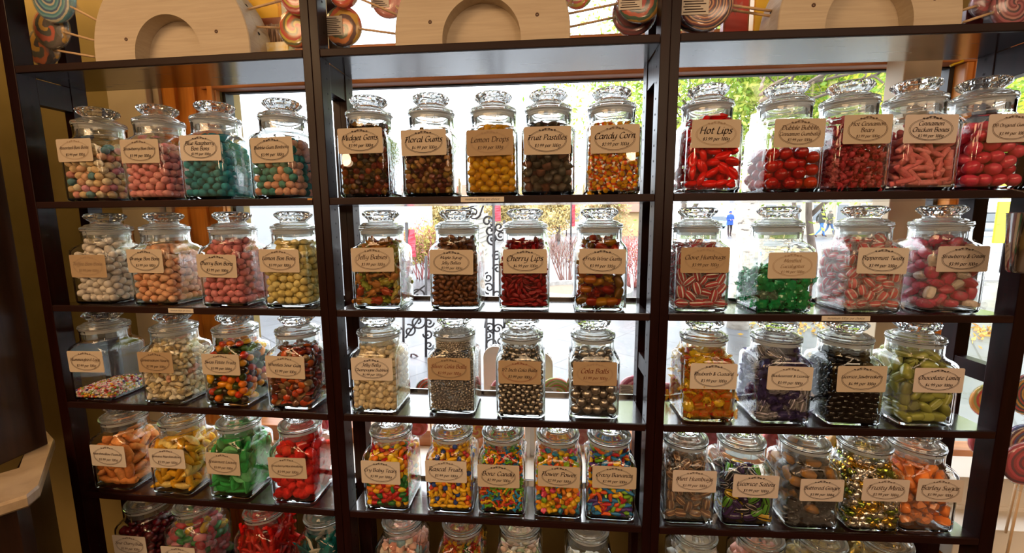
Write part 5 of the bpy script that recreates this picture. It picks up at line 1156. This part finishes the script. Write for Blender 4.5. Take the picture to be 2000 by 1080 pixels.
def tree(name, label, base, h, r, seed, leaves, n, size, spreadr, kind='tree', depth=4, group=None, lean=(0, 0)):
    g = np.random.default_rng(seed); t = thing(name, label, kind, tuple(map(float, base)), 0, group); mb = MB(); ends = []
    branch(mb, np.array([0, 0, -.05]), np.array([lean[0], lean[1], 1.0]), h * .42, r, g, depth, ends); mb.build('trunk', BARK, t, True)
    if n:
        E_ = np.array(ends)
        leafcloud(n, lambda g, n: E_[g.integers(0, len(E_), n)] + g.normal(0, spreadr, (n, 3)), size, leaves, seed).build('leaves', [LM(c) for c in leaves], t, False)
    return t
def shrub(name, label, base, w, h, seed, leaves, n, size, stems=14, stemcol='6a4a44', group=None):
    g = np.random.default_rng(seed); t = thing(name, label, 'shrub', tuple(map(float, base)), 0, group); mb = MB(); ends = []
    for k in range(stems):
        a = g.uniform(0, 2 * PI); e = np.array([math.cos(a) * g.uniform(.1, .7), math.sin(a) * g.uniform(.1, .7), 1.0]); e /= np.linalg.norm(e)
        branch(mb, np.array([math.cos(a), math.sin(a), 0]) * w * .12 + [0, 0, -.02], e, h * .42, .008 * h + .003, g, 2, ends, .35, .25)
    k2 = 'twig_' + stemcol
    if k2 not in CM: CM[k2] = mat(k2, hx(stemcol), .8)
    mb.build('twigs', CM[k2], t, True)
    if n:
        E_ = np.array(ends); leafcloud(n, lambda g, n: E_[g.integers(0, len(E_), n)] * g.uniform(.45, 1.05, (n, 1)) + g.normal(0, h * .05, (n, 3)), size, leaves, seed).build('leaves', [LM(c) for c in leaves], t, False)
    return t
# birch trunk and its crown, near the window on the right
BIRCH = noise_col(mat('birch_bark', rough=.8), [(.28, (.10, .08, .07)), (.36, (.42, .37, .31)), (.7, (.60, .55, .48))], scale=4, stretch=(3, 3, 7), detail=5, bump=.3)
pb = G_(1440, 640)
g = np.random.default_rng(5); t = thing('birch_tree', 'pale birch tree with knots and a wide green crown outside the window', 'tree', tuple(map(float, pb)))
mb = MB(); D = float((np.array(pb) - CAM) @ CR[:, 1]); Hh = 5.4
path = [(0, 0, -.05), (.02, 0, .5), (.03, .02, 1.1), (.07, .02, 1.7), (.10, .05, 2.3)]; mb.tube(path, [.115, .10, .092, .085, .08], 14)
for a, z in ((-1.2, 1.22), (-1.9, 1.62), (-1.0, 1.70), (-1.7, .8)):   # knots
    ell(.05, .028, .055, None, 10, 8, mb, 0, (.03 + .08 * math.cos(a), .02 + .08 * math.sin(a), z))
mb.build('trunk', BIRCH, t, True); mb = MB(); ends = []
for k in range(7):
    a = k / 7 * PI - PI / 2; branch(mb, np.array([.10, .05, 2.2 + .06 * k]), np.array([math.cos(a) * .95 + .1, math.sin(a) * .9, .45]), 1.0, .02, g, 3, ends, .55, .12)
mb.build('branches', BARK, t, True); E_ = np.array(ends)
lv = ['8aa82a', 'b8c03a', '6a9428', 'd0c848', '7a9a34']
leafcloud(26000, lambda g, n: E_[g.integers(0, len(E_), n)] * [1, 1, .95] + np.abs(g.normal(0, .28, (n, 3))) * [1, 1, 1] - [.1, .1, -.02], .034, lv, 9).build('leaves', [LM(c) for c in lv], t, False)
# trees around the plaza
YG = ['c8b070', 'd4c088', 'b8a468', 'dcca98', 'b0a478']; GR = ['7a9a3a', '98b048', '5a8434', 'a8b860']; MX = ['c8ac74', 'c09078', 'd0bc88', 'a8aa78', 'c8a080']
TG = 'autumn trees across the plaza'
for k, (px, D, h, lv, n, lb) in enumerate(((520, 22, 2.4, GR + ['c8c83a'], 6000, 'bright green tree beyond the blue raspberry jar, outside'), (590, 24, 2.6, MX, 5000, 'rust and olive tree far outside beyond the bubble gum jar'), (850, 26, 2.4, YG, 6000, 'yellow tree across the plaza behind the shrub'), (1000, 28, 2.5, YG, 6000, 'yellow tree across the plaza behind the red banner'), (1090, 24, 2.3, YG, 6000, 'round golden tree behind the park bench'), (1190, 26, 2.5, YG + MX, 6000, 'golden tree across the plaza, seen over the wine gums jar'), (1560, 26, 9, GR, 8000, 'tall green tree across the street behind the walking couple'), (1700, 22, 8, GR, 8000, 'green tree across the street, seen over the cinnamon bears'), (1840, 24, 8, GR + YG, 6000, 'green tree outside the narrow window strip'), (1990, 14, 6, GR + ['c8c030'], 5000, 'yellow green tree beyond the far right window'))):
    d = ray(px, 427); d = d / (d @ CR[:, 1]); p = CAM + d * D; p[2] = GZ
    tree('plaza_tree', lb, p, h, .16, 30 + k, lv, n, .11, .55 if h > 4 else .3, group=TG)
lv2 = ['98b03a', 'b8c050', '7a9a34', 'c8c868', '88a840']
for px, D, h, sd, lb in ((1335, 8.5, 4.0, 71, 'big leafy green tree filling the window behind the hot lips jar'), (1600, 9.0, 4.2, 72, 'big leafy green tree filling the window behind the cinnamon bears jar')):
    d = ray(px, 427); d = d / (d @ CR[:, 1]); q = CAM + d * D; q[2] = GZ; tree('leafy_tree', lb, q, h, .09, sd, lv2, 24000, .05, .62, group='big green trees outside the right window')
shrub('shrub', 'leafy yellow green shrub with reddish twigs behind the jelly babies jar', G_(826, 545), 1.0, 1.2, 3, ['b0a050', 'c0b068', '98984a', 'b87a6a'], 4200, .034, 22, '9a5a58')
shrub('shrub', 'bare brown twiggy shrub in the stone planter', G_(1108, 556), .9, 1.02, 4, ['b89a50'], 60, .018, 22, '8a645c')
shrub('shrub', 'reddish shrub by the upright of the middle unit, outside', G_(1238, 560), .8, 1.0, 6, ['c86a60', 'b85050', 'd0a080'], 1200, .02, 22, 'b06a64')
STONE = noise_col(mat('planter_stone', rough=.85), [(.3, (.22, .21, .21)), (.7, (.36, .35, .34))], scale=14, bump=.3)
c0 = G_(1130, 575); t = thing('stone_planter', 'low grey stone planter kerb around the bare shrub', 'planter', tuple(map(float, c0)))
mb = MB(); mb.lathe([(.85, -.02), (.85, .10), (.82, .12), (.70, .12), (.68, .05)], 28, cap0=False, cap1=False); mb.build('kerb', STONE, t, False); mb = MB(); mb.lathe([(.70, .055), (.3, .09), (.02, .10)], 28, cap0=False); mb.build('soil', mat('soil_and_leaves', (.22, .16, .12), .9), t)
# buildings far behind
def facade(name, label, px0, px1, D, h, colr, roofc, rows, ncol):
    d0 = ray(px0, 427); d1 = ray(px1, 427); p0 = CAM + d0 / (d0 @ CR[:, 1]) * D; p1 = CAM + d1 / (d1 @ CR[:, 1]) * D
    wv = float(np.linalg.norm((p1 - p0)[:2])); a = math.atan2(p1[1] - p0[1], p1[0] - p0[0])
    t = thing(name, label, 'building', (float(p0[0]), float(p0[1]), GZ), a); mb = MB(); mb.box(0, wv, 0, 4, -.2, h); mb.build('wall', mat('facade_' + colr, hx(colr), .8), t, False)
    mb = MB(); mb.loft([np.array([(-.3, -.4, h), (wv + .3, -.4, h), (wv + .3, 4.3, h), (-.3, 4.3, h)]), np.array([(-.1, 1.9, h + 1.1), (wv + .1, 1.9, h + 1.1), (wv + .1, 2.1, h + 1.1), (-.1, 2.1, h + 1.1)])], cap0=True, cap1=True); mb.build('roof', mat('roof_' + roofc, hx(roofc), .7), t, False)
    GLS = mat('dark_pane', (.16, .18, .2), .15); FRM = mat('white_window_frame', (.7, .68, .64), .6)
    for r_ in range(rows):
        for k in range(ncol):
            x = (k + .5) * wv / ncol; z = .9 + r_ * 2.6; ww = wv / ncol * .27
            if z + 1.3 > h: continue
            mb = MB(); mb.box(x - ww, x + ww, -.06, -.001, z, z + 1.3); f = mb.build('window', FRM, t, False); mb = MB(); mb.box(x - ww * .82, x + ww * .82, -.07, -.061, z + .1, z + 1.2); mb.build('pane', GLS, f, False)
    return t
facade('house', 'low rust red house far across the plaza on the left side', 540, 700, 30, 2.8, 'b8806a', '8a4a3a', 1, 3)
facade('cabin', 'orange timber cabin across the plaza beyond the shrub', 838, 905, 28, 2.6, 'c88a50', '7a4a34', 1, 2)
facade('shop_building', 'pale stone shop building across the plaza behind the golden trees', 930, 1200, 38, 2.9, 'c8c0b4', '8a8078', 1, 5)
facade('kiosk', 'small amber kiosk with reddish roof behind the upright', 1215, 1270, 30, 1.7, 'c8a878', '9a4a38', 1, 1)
facade('street_shop', 'long shop with orange signs across the street behind the parked cars', 1480, 1760, 30, 3.0, 'c8b8a0', '8a6a50', 1, 6)
# tall grey roofed pavilion at the left edge of the window
p = at_y(470, 200, 6.0); d0 = at_y(432, 182, 6.0); d1 = at_y(525, 262, 10.0); t = thing('pavilion', 'grey metal edged flat roof of the neighbouring building outside the window', 'building', (float(d0[0]), 6.0, GZ))
RF = noise_col(mat('grey_metal_edge', rough=.5), [(.3, (.30, .32, .34)), (.7, (.42, .44, .46))], scale=3, stretch=(1, 1, .1)); a = [0, 0, float(d0[2]) - GZ]; e = np.array([float(d1[0] - d0[0]), 4.0, float(d1[2] - d0[2]) * 0])
hh = a[2]; mb = MB(); mb.loft([np.array([(0, 0, hh - .75), (0, 0, hh), (-4, 0, hh), (-4, 0, hh - .75)]), np.array([(e[0], 14, hh - .75), (e[0], 14, hh), (-4, 14, hh), (-4, 14, hh - .75)])], cap0=True, cap1=True); mb.build('roof_edge', RF, t, False)
mb = MB(); mb.box(-3.8, -.15, .3, 13.5, -.1, hh - .76); mb.build('wall', mat('pavilion_wall', (.32, .33, .34), .7), t, False)
# wrought iron sign stand with scrolls
IRON = mat('black_wrought_iron', (.03, .026, .028), .45, metal=.3)
YI = 2.55
t = thing('iron_stand', 'black wrought iron scrollwork stand with a menu board outside the window', 'sign stand', (float(at_y(945, 600, YI)[0]), YI, GZ)); O3 = np.array(t.location)
def I(px, py): return at_y(px, py, YI) - O3
def ptube(mb, pts, r): mb.tube(smooth([I(*q) for q in pts], 4), r, 6)
mb = MB()
for pts in (((964, 400), (964, 560), (964, 745)), ((985, 430), (985, 740)), ((832, 500), (832, 745)), ((950, 612), (950, 745)), ((788, 612), (788, 690))): mb.tube([I(*q) for q in pts], .012, 6)
mb.build('post', IRON, t)
def scroll(cx, cy, r, turns, start, dirn=1, tail=None):
    u = np.linspace(0, 1, 26); a = math.radians(start) + dirn * turns * 2 * PI * u; rr = r * (1 - .82 * u); P = [I(cx + q * math.cos(x), cy + q * math.sin(x)) for q, x in zip(rr, a)]
    if tail: P = list(smooth([I(*q) for q in tail] + [P[0]], 5)) + P[1:]
    m = MB(); m.tube(P, .0085, 6); m.build('scroll', IRON, t)
for s in ((925, 415, 14, 1.4, 0, 1, ((964, 402), (948, 396))), (905, 412, 11, 1.3, 180, -1, ((940, 398),)), (952, 432, 13, 1.4, 90, -1, None), (957, 450, 12, 1.4, 270, 1, None), (975, 443, 10, 1.3, 0, 1, None), (978, 460, 11, 1.4, 180, -1, None), (962, 466, 12, 1.4, 90, 1, None), (970, 500, 11, 1.4, 0, -1, None), (972, 525, 10, 1.3, 180, 1, None), (953, 542, 10, 1.4, 270, -1, None), (955, 562, 12, 1.4, 90, 1, None), (972, 575, 12, 1.2, 0, 1, None), (818, 578, 16, 1.2, 180, 1, ((832, 556),)), (800, 588, 14, 1.1, 200, 1, None),
          (816, 628, 17, 1.4, 300, 1, ((792, 660),)), (800, 646, 13, 1.3, 250, 1, None), (778, 648, 10, 1.3, 0, -1, None), (806, 706, 15, 1.4, 260, 1, ((796, 738),)), (821, 727, 11, 1.3, 90, -1, None), (838, 630, 10, 1.3, 0, 1, None), (836, 652, 10, 1.3, 180, -1, None), (838, 674, 9, 1.3, 0, 1, None), (957, 640, 10, 1.3, 180, 1, ((950, 618),)), (955, 655, 9, 1.2, 0, -1, None), (972, 642, 10, 1.3, 0, -1, None), (962, 672, 14, 1.2, 90, 1, None), (978, 668, 12, 1.1, 90, -1, None)): scroll(*s)
mb = MB(); V = [I(928, 420), I(953, 416), I(955, 506), I(938, 520)]; mb.loft([np.array(V), np.array(V) + [0, .012, 0]], cap0=True, cap1=True); bd = mb.build('menu_board', mat('menu_board_white', (.62, .62, .56), .6), t, False)
mb = MB()
for k in range(9):
    f = (k + 1) / 10.5; pa = np.array(V[0]) * (1 - f) + np.array(V[3]) * f; pb_ = np.array(V[1]) * (1 - f) + np.array(V[2]) * f
    q0 = pa + (pb_ - pa) * .15 + [0, -.003, 0]; q1 = pa + (pb_ - pa) * (.85 if k % 3 else .6) + [0, -.003, 0]; mb.add([q0, q1, q1 + [0, 0, .008], q0 + [0, 0, .008]], np.array([[0, 1, 2, 3]]))
mb.build('menu_lines', mat('menu_grey', (.35, .35, .33), .6), bd, False)
# bench
p = G_(1085, 461); t = thing('park_bench', 'orange wooden park bench with round iron ends across the plaza', 'bench', tuple(map(float, p))); BW = mat('bench_wood', hx('d08a54'), .6)
for k, (y, z) in enumerate(((-.25, .44), (-.08, .44), (.09, .44))): mb = MB(); mb.box(-.85, .85, y, y + .13, z, z + .04); mb.build('slat', BW, t, False)
for z in (.58, .72, .86): mb = MB(); mb.box(-.85, .85, .22, .25, z, z + .10); mb.build('slat', BW, t, False)
for s in (-.8, .8):
    mb = MB(); mb.tube([(s, -.25, 0), (s, -.22, .42), (s, .2, .44), (s, .28, .95)], .03, 8); mb.tube([(s, .2, .44), (s, .3, 0)], .03, 8); a = np.linspace(0, 2 * PI, 20); mb.tube([(s, .22, .72 + .0) + np.array([0, .0 + .16 * math.cos(x) - .2, .16 * math.sin(x)]) for x in a], .02, 6); mb.build('leg', IRON, t)
# red banners
for px, y0, y1, px2, lb in ((1117, 395, 442, 1123, 'tall red banner pole sign beyond the bench'), (966, 400, 432, 978, 'red banner behind the iron scrollwork'), (797, 448, 502, 812, 'red banner outside beside the jelly babies jar')):
    Y = 12 if px > 900 else 5; A_ = at_y(px, y0, Y); B_ = at_y(px2, y1, Y); t = thing('banner', lb, 'banner', (float(A_[0]), Y, GZ), 0, 'red banners on the plaza')
    w_ = float(B_[0] - A_[0]); mb = MB(); n = 9; z_ = np.linspace(float(B_[2]), float(A_[2]), n) - GZ; mb.loft([np.array([(0, .02 * math.sin(k), z), (w_, .02 * math.cos(k * 1.3), z), (w_, .02 * math.cos(k * 1.3) + .01, z), (0, .02 * math.sin(k) + .01, z)]) for k, z in enumerate(z_)], cap0=True, cap1=True); mb.build('cloth', mat('red_banner_cloth', hx('b8404e'), .7), t, False)
    mb = MB(); mb.cyl((-.02, 0, 0), (-.02, 0, float(A_[2]) - GZ + .1), .025, 8); mb.build('pole', IRON, t)
# parked cars across the street
def car(label, px, py, colr, rz, grp='parked cars across the street'):
    p = G_(px, py); t = thing('car', label, 'car', tuple(map(float, p)), rz, grp); Cm = mat('car_paint_' + colr, hx(colr), .2, metal=.3, coat=.8)
    S = [(-2.1, .35, .55, .78), (-2.05, .28, .75, .84), (-1.2, .26, .92, .88), (0, .26, .95, .9), (1.2, .26, .90, .88), (2.0, .28, .72, .82), (2.15, .36, .55, .74)]
    mb = MB(); mb.loft([np.array([(x, -w, z0), (x, w, z0), (x, w * 1.0, (z0 + z1) / 2 + .1), (x, w * .9, z1), (x, -w * .9, z1), (x, -w, (z0 + z1) / 2 + .1)]) for x, z0, z1, w in S], cap0=True, cap1=True); mb.build('body', Cm, t, True, 40)
    mb = MB(); mb.loft([np.array([(x, -w, z), (x, w, z), (x + q, w * .82, z2), (x + q, -w * .82, z2)]) for x, q, z, z2, w in ((-1.55, .35, .88, 1.38, .8), (-.9, .1, .9, 1.46, .82), (.3, -.1, .9, 1.46, .82), (1.25, -.6, .88, 1.40, .8))], cap0=True, cap1=True); mb.build('cabin_glass', mat('car_glass', (.08, .1, .12), .08), t, False)
    mb = MB(); mb.box(-1.15, .75, -.66, .66, 1.43, 1.48, .02); mb.build('roof', Cm, t, False)
    for x in (-1.3, 1.35):
        for y in (-.82, .82): mb = MB(); mb.lathe([(.16, -.1), (.31, -.1), (.33, -.06), (.33, .06), (.31, .1), (.16, .1)], 20); mb.xf(Matrix.Rotation(PI / 2, 4, 'X')); mb.build('wheel', mat('tyre', (.03, .03, .03), .8), t, True, 40, loc=(x, y, .33))
    return t
car('light blue parked car behind the person in the blue coat', 1400, 446, '6a98c8', .2); car('white parked van-like car beyond the walking couple', 1585, 444, 'd8dce0', .1); car('silver car far along the street near the right window', 1960, 460, 'a8b0b8', .4)
# far right: road kerbs and a yellow sign board
p = at_y(1975, 425, 9.0); t = thing('yellow_sign', 'yellow sign board across the road seen through the far right window', 'sign', (float(p[0]), 9.0, GZ)); zz = float(p[2]) - GZ
mb = MB(); mb.box(-.28, .42, 0, .05, zz - .55, zz + .35, .02); mb.build('board', mat('yellow_board', hx('f0d01c'), .5), t, False); mb = MB(); mb.cyl((0, .03, 0), (0, .03, zz), .04, 8); mb.build('pole', IRON, t)
KERB = mat('pale_kerb', (.58, .55, .52), .7)
k0 = G_(1955, 545); k1 = G_(1962, 492)
for kk in (k0, k1):
    mb = MB(); mb.box(float(kk[0]) - .9, float(kk[0]) + 14, float(kk[1]) - .12, float(kk[1]) + .12, GZ - .05, GZ + .10, .02); tag(mb.build('kerb', KERB, None, False), kind='structure')
g = np.random.default_rng(8); lp = G_(1660, 640); lp2 = G_(1945, 650)
for c_, n_, lb in ((lp, 500, 'fallen yellow leaves on the wet paving'), (lp2, 300, 'fallen leaves by the right window')):
    leafcloud(n_, lambda g, n: np.c_[float(c_[0]) + g.normal(0, .45, n), float(c_[1]) + g.normal(0, .22, n), np.full(n, GZ + .012)], .03, ['c8a04a', 'b8884a', 'd8b868'], 12).build('fallen_leaves', [LM(c) for c in ('c8a04a', 'b8884a', 'd8b868')], None, False)
    tag(bpy.data.objects[-1] if False else [o for o in COL.objects if o.name.startswith('fallen_leaves')][-1], lb, 'leaves', None, 'stuff')

# ------------------------------------------------------------------ people
def person(label, px, py, rz, pose, skin, top, legs, shoes, hair, coat=None, h=1.68):
    """one skinned body; pose: joint dict in metres for a 1.7 m figure, x right, y back, z up (facing -y)"""
    J = dict(pel=(0, 0, .95), spine=(0, 0, 1.15), chest=(0, 0, 1.36), neck=(0, 0, 1.49), head=(0, -.02, 1.58), crown=(0, -.01, 1.70),
             lsh=(.17, 0, 1.41), lel=(.22, .02, 1.14), lwr=(.20, -.08, .90), lha=(.19, -.10, .81), rsh=(-.17, 0, 1.41), rel=(-.22, .02, 1.14), rwr=(-.20, -.08, .90), rha=(-.19, -.10, .81),
             lhip=(.09, 0, .90), lkn=(.10, -.02, .50), lan=(.10, .02, .09), lto=(.11, -.15, .03), rhip=(-.09, 0, .90), rkn=(-.10, -.02, .50), ran=(-.10, .02, .09), rto=(-.11, -.15, .03))
    J.update(pose); k = h / 1.7; N = list(J); Ed = [('pel', 'spine'), ('spine', 'chest'), ('chest', 'neck'), ('neck', 'head'), ('head', 'crown'), ('chest', 'lsh'), ('lsh', 'lel'), ('lel', 'lwr'), ('lwr', 'lha'), ('chest', 'rsh'), ('rsh', 'rel'), ('rel', 'rwr'), ('rwr', 'rha'), ('pel', 'lhip'), ('lhip', 'lkn'), ('lkn', 'lan'), ('lan', 'lto'), ('pel', 'rhip'), ('rhip', 'rkn'), ('rkn', 'ran'), ('ran', 'rto')]
    Rr = dict(pel=.13, spine=.125, chest=.14, neck=.055, head=.085, crown=.07, lsh=.07, rsh=.07, lel=.048, rel=.048, lwr=.036, rwr=.036, lha=.04, rha=.04, lhip=.095, rhip=.095, lkn=.062, rkn=.062, lan=.045, ran=.045, lto=.04, rto=.04)
    me = bpy.data.meshes.new('t'); me.from_pydata([tuple(c * k for c in J[n]) for n in N], [(N.index(a), N.index(b_)) for a, b_ in Ed], [])
    o = bpy.data.objects.new('t', me); COL.objects.link(o); o.modifiers.new('s', 'SKIN'); sd = me.skin_vertices[0].data
    for i, n in enumerate(N): sd[i].radius = (Rr[n] * k, Rr[n] * k * (.8 if n in ('chest', 'spine', 'pel') else 1)); sd[i].use_root = (n == 'pel')
    o.modifiers.new('u', 'SUBSURF').levels = 2; o.modifiers['u'].render_levels = 2
    dg = bpy.context.evaluated_depsgraph_get(); bm_ = bpy.data.meshes.new_from_object(o.evaluated_get(dg)); bpy.data.objects.remove(o)
    mats_ = [mat('skin_tone', hx(skin), .6), mat('top_' + top, hx(top), .8), mat('legs_' + legs, hx(legs), .8), mat('shoes_' + shoes, hx(shoes), .7)]
    for m_ in mats_: bm_.materials.append(m_)
    A_ = np.array([np.array(J[a]) * k for a, _ in Ed]); B_ = np.array([np.array(J[b_]) * k for _, b_ in Ed]); cls = [0 if e[1] in ('head', 'crown') else 0 if e[1] in ('lha', 'rha') else 2 if e[1][1:] in ('hip', 'kn', 'an') else 3 if e[1][1:] == 'to' else 1 for e in Ed]
    for f in bm_.polygons:
        c_ = np.array(f.center); t_ = np.clip(((c_ - A_) * (B_ - A_)).sum(1) / ((B_ - A_) ** 2).sum(1), 0, 1); i = int(np.argmin(((A_ + (B_ - A_) * t_[:, None] - c_) ** 2).sum(1))); f.material_index = cls[i]; f.use_smooth = True
    p = G_(px, py); t = thing('person', label, 'person', tuple(map(float, p)), rz); link('body', bm_, t)
    hd = np.array(J['head']) * k; mb = MB()
    ell(.098 * k, .105 * k, .11 * k, lambda V: V[:] * np.where((V[:, 1] < -.02)[:, None] & (V[:, 2] < .04)[:, None], .86, 1.0), 14, 10, mb, 0, hd + np.array([0, .018, .035]) * k); mb.build('hair', mat('hair_' + hair, hx(hair), .7), t)
    mb = MB()
    for s in (-1, 1): ell(.012 * k, .008 * k, .009 * k, None, 8, 6, mb, 0, hd + np.array([s * .033, -.082, .02]) * k)
    mb.build('eyes', mat('eye_dark', (.02, .02, .02), .3), t); mb = MB(); ell(.014 * k, .02 * k, .024 * k, None, 8, 6, mb, 0, hd + np.array([0, -.092, -.008]) * k); mb.build('nose', mats_[0], t)
    mb = MB(); ell(.024 * k, .008 * k, .007 * k, None, 8, 6, mb, 0, hd + np.array([0, -.083, -.042]) * k); mb.build('mouth', mat('lips', hx('a85a54'), .6), t)
    if coat:
        ch = np.array(J['chest']) * k; pl = np.array(J['pel']) * k; a = np.arange(20) / 20 * 2 * PI; mb = MB()
        rings = [np.c_[c_[0] + rx * np.cos(a), c_[1] + ry * np.sin(a), np.full(20, z)] for c_, rx, ry, z in ((ch, .09, .085, ch[2] + .13 * k), (ch, .185 * k, .135, ch[2] + .06 * k), (ch, .20 * k, .155, ch[2] - .08 * k), ((ch + pl) / 2, .19 * k, .155, (ch[2] + pl[2]) / 2), (pl, .205 * k, .17, pl[2]), (pl, .215 * k, .175, coat[1] * k))]
        mb.loft(rings); mb.build('coat', mat('coat_' + coat[0], hx(coat[0]), .8), t)
    return t
hd_ = {'lel': (.24, -.02, 1.16), 'lwr': (.10, -.20, 1.12), 'lha': (.04, -.23, 1.13), 'rel': (-.24, -.02, 1.16), 'rwr': (-.10, -.20, 1.10), 'rha': (-.03, -.23, 1.11)}
person('person in a hooded blue coat and dark leggings standing on the street', 1424, 462, .1, dict(hd_, lan=(.06, .0, .09), lto=(.07, -.15, .03), ran=(-.05, .03, .09)), 'c89a80', '2a50d0', '2a1c24', '2a2024', '2a48c8', ('2a52d8', .78))
wk = {'lkn': (.10, -.16, .52), 'lan': (.10, -.26, .12), 'lto': (.10, -.42, .07), 'rkn': (-.10, .06, .50), 'ran': (-.10, .36, .16), 'rto': (-.10, .26, .03), 'lel': (.22, .16, 1.16), 'lwr': (.20, .14, .92), 'lha': (.20, .10, .84), 'rel': (-.22, -.06, 1.15), 'rwr': (-.20, -.24, .98), 'rha': (-.19, -.30, .92)}
person('person in a dark olive coat and blue jeans walking along the street', 1602, 464, PI / 2, wk, 'b88a74', '3a3a34', '4a78b8', '5a4038', '3a2c28', ('454540', .86), 1.78)
person('person in a grey brown coat walking just behind the olive coat', 1618, 462, PI / 2, {k: ((-v[0], v[1], v[2])) for k, v in wk.items()} | {'lkn': (.1, .06, .5), 'lan': (.1, .34, .16), 'lto': (.1, .24, .03), 'rkn': (-.1, -.15, .52), 'ran': (-.1, -.25, .12), 'rto': (-.1, -.41, .07)}, 'c09a84', '5a564c', '4a6a98', '5a4038', '8a8478', ('5a584e', .82), 1.7)
person('person in a red jacket and blue jeans walking beside the red banner', 1109, 449, -.6, {k: v for k, v in wk.items() if k[1:] in ('kn', 'an', 'to')}, 'b88a74', 'd02a44', '3a5aa8', '3a3034', '4a3430', ('d02a44', .88))
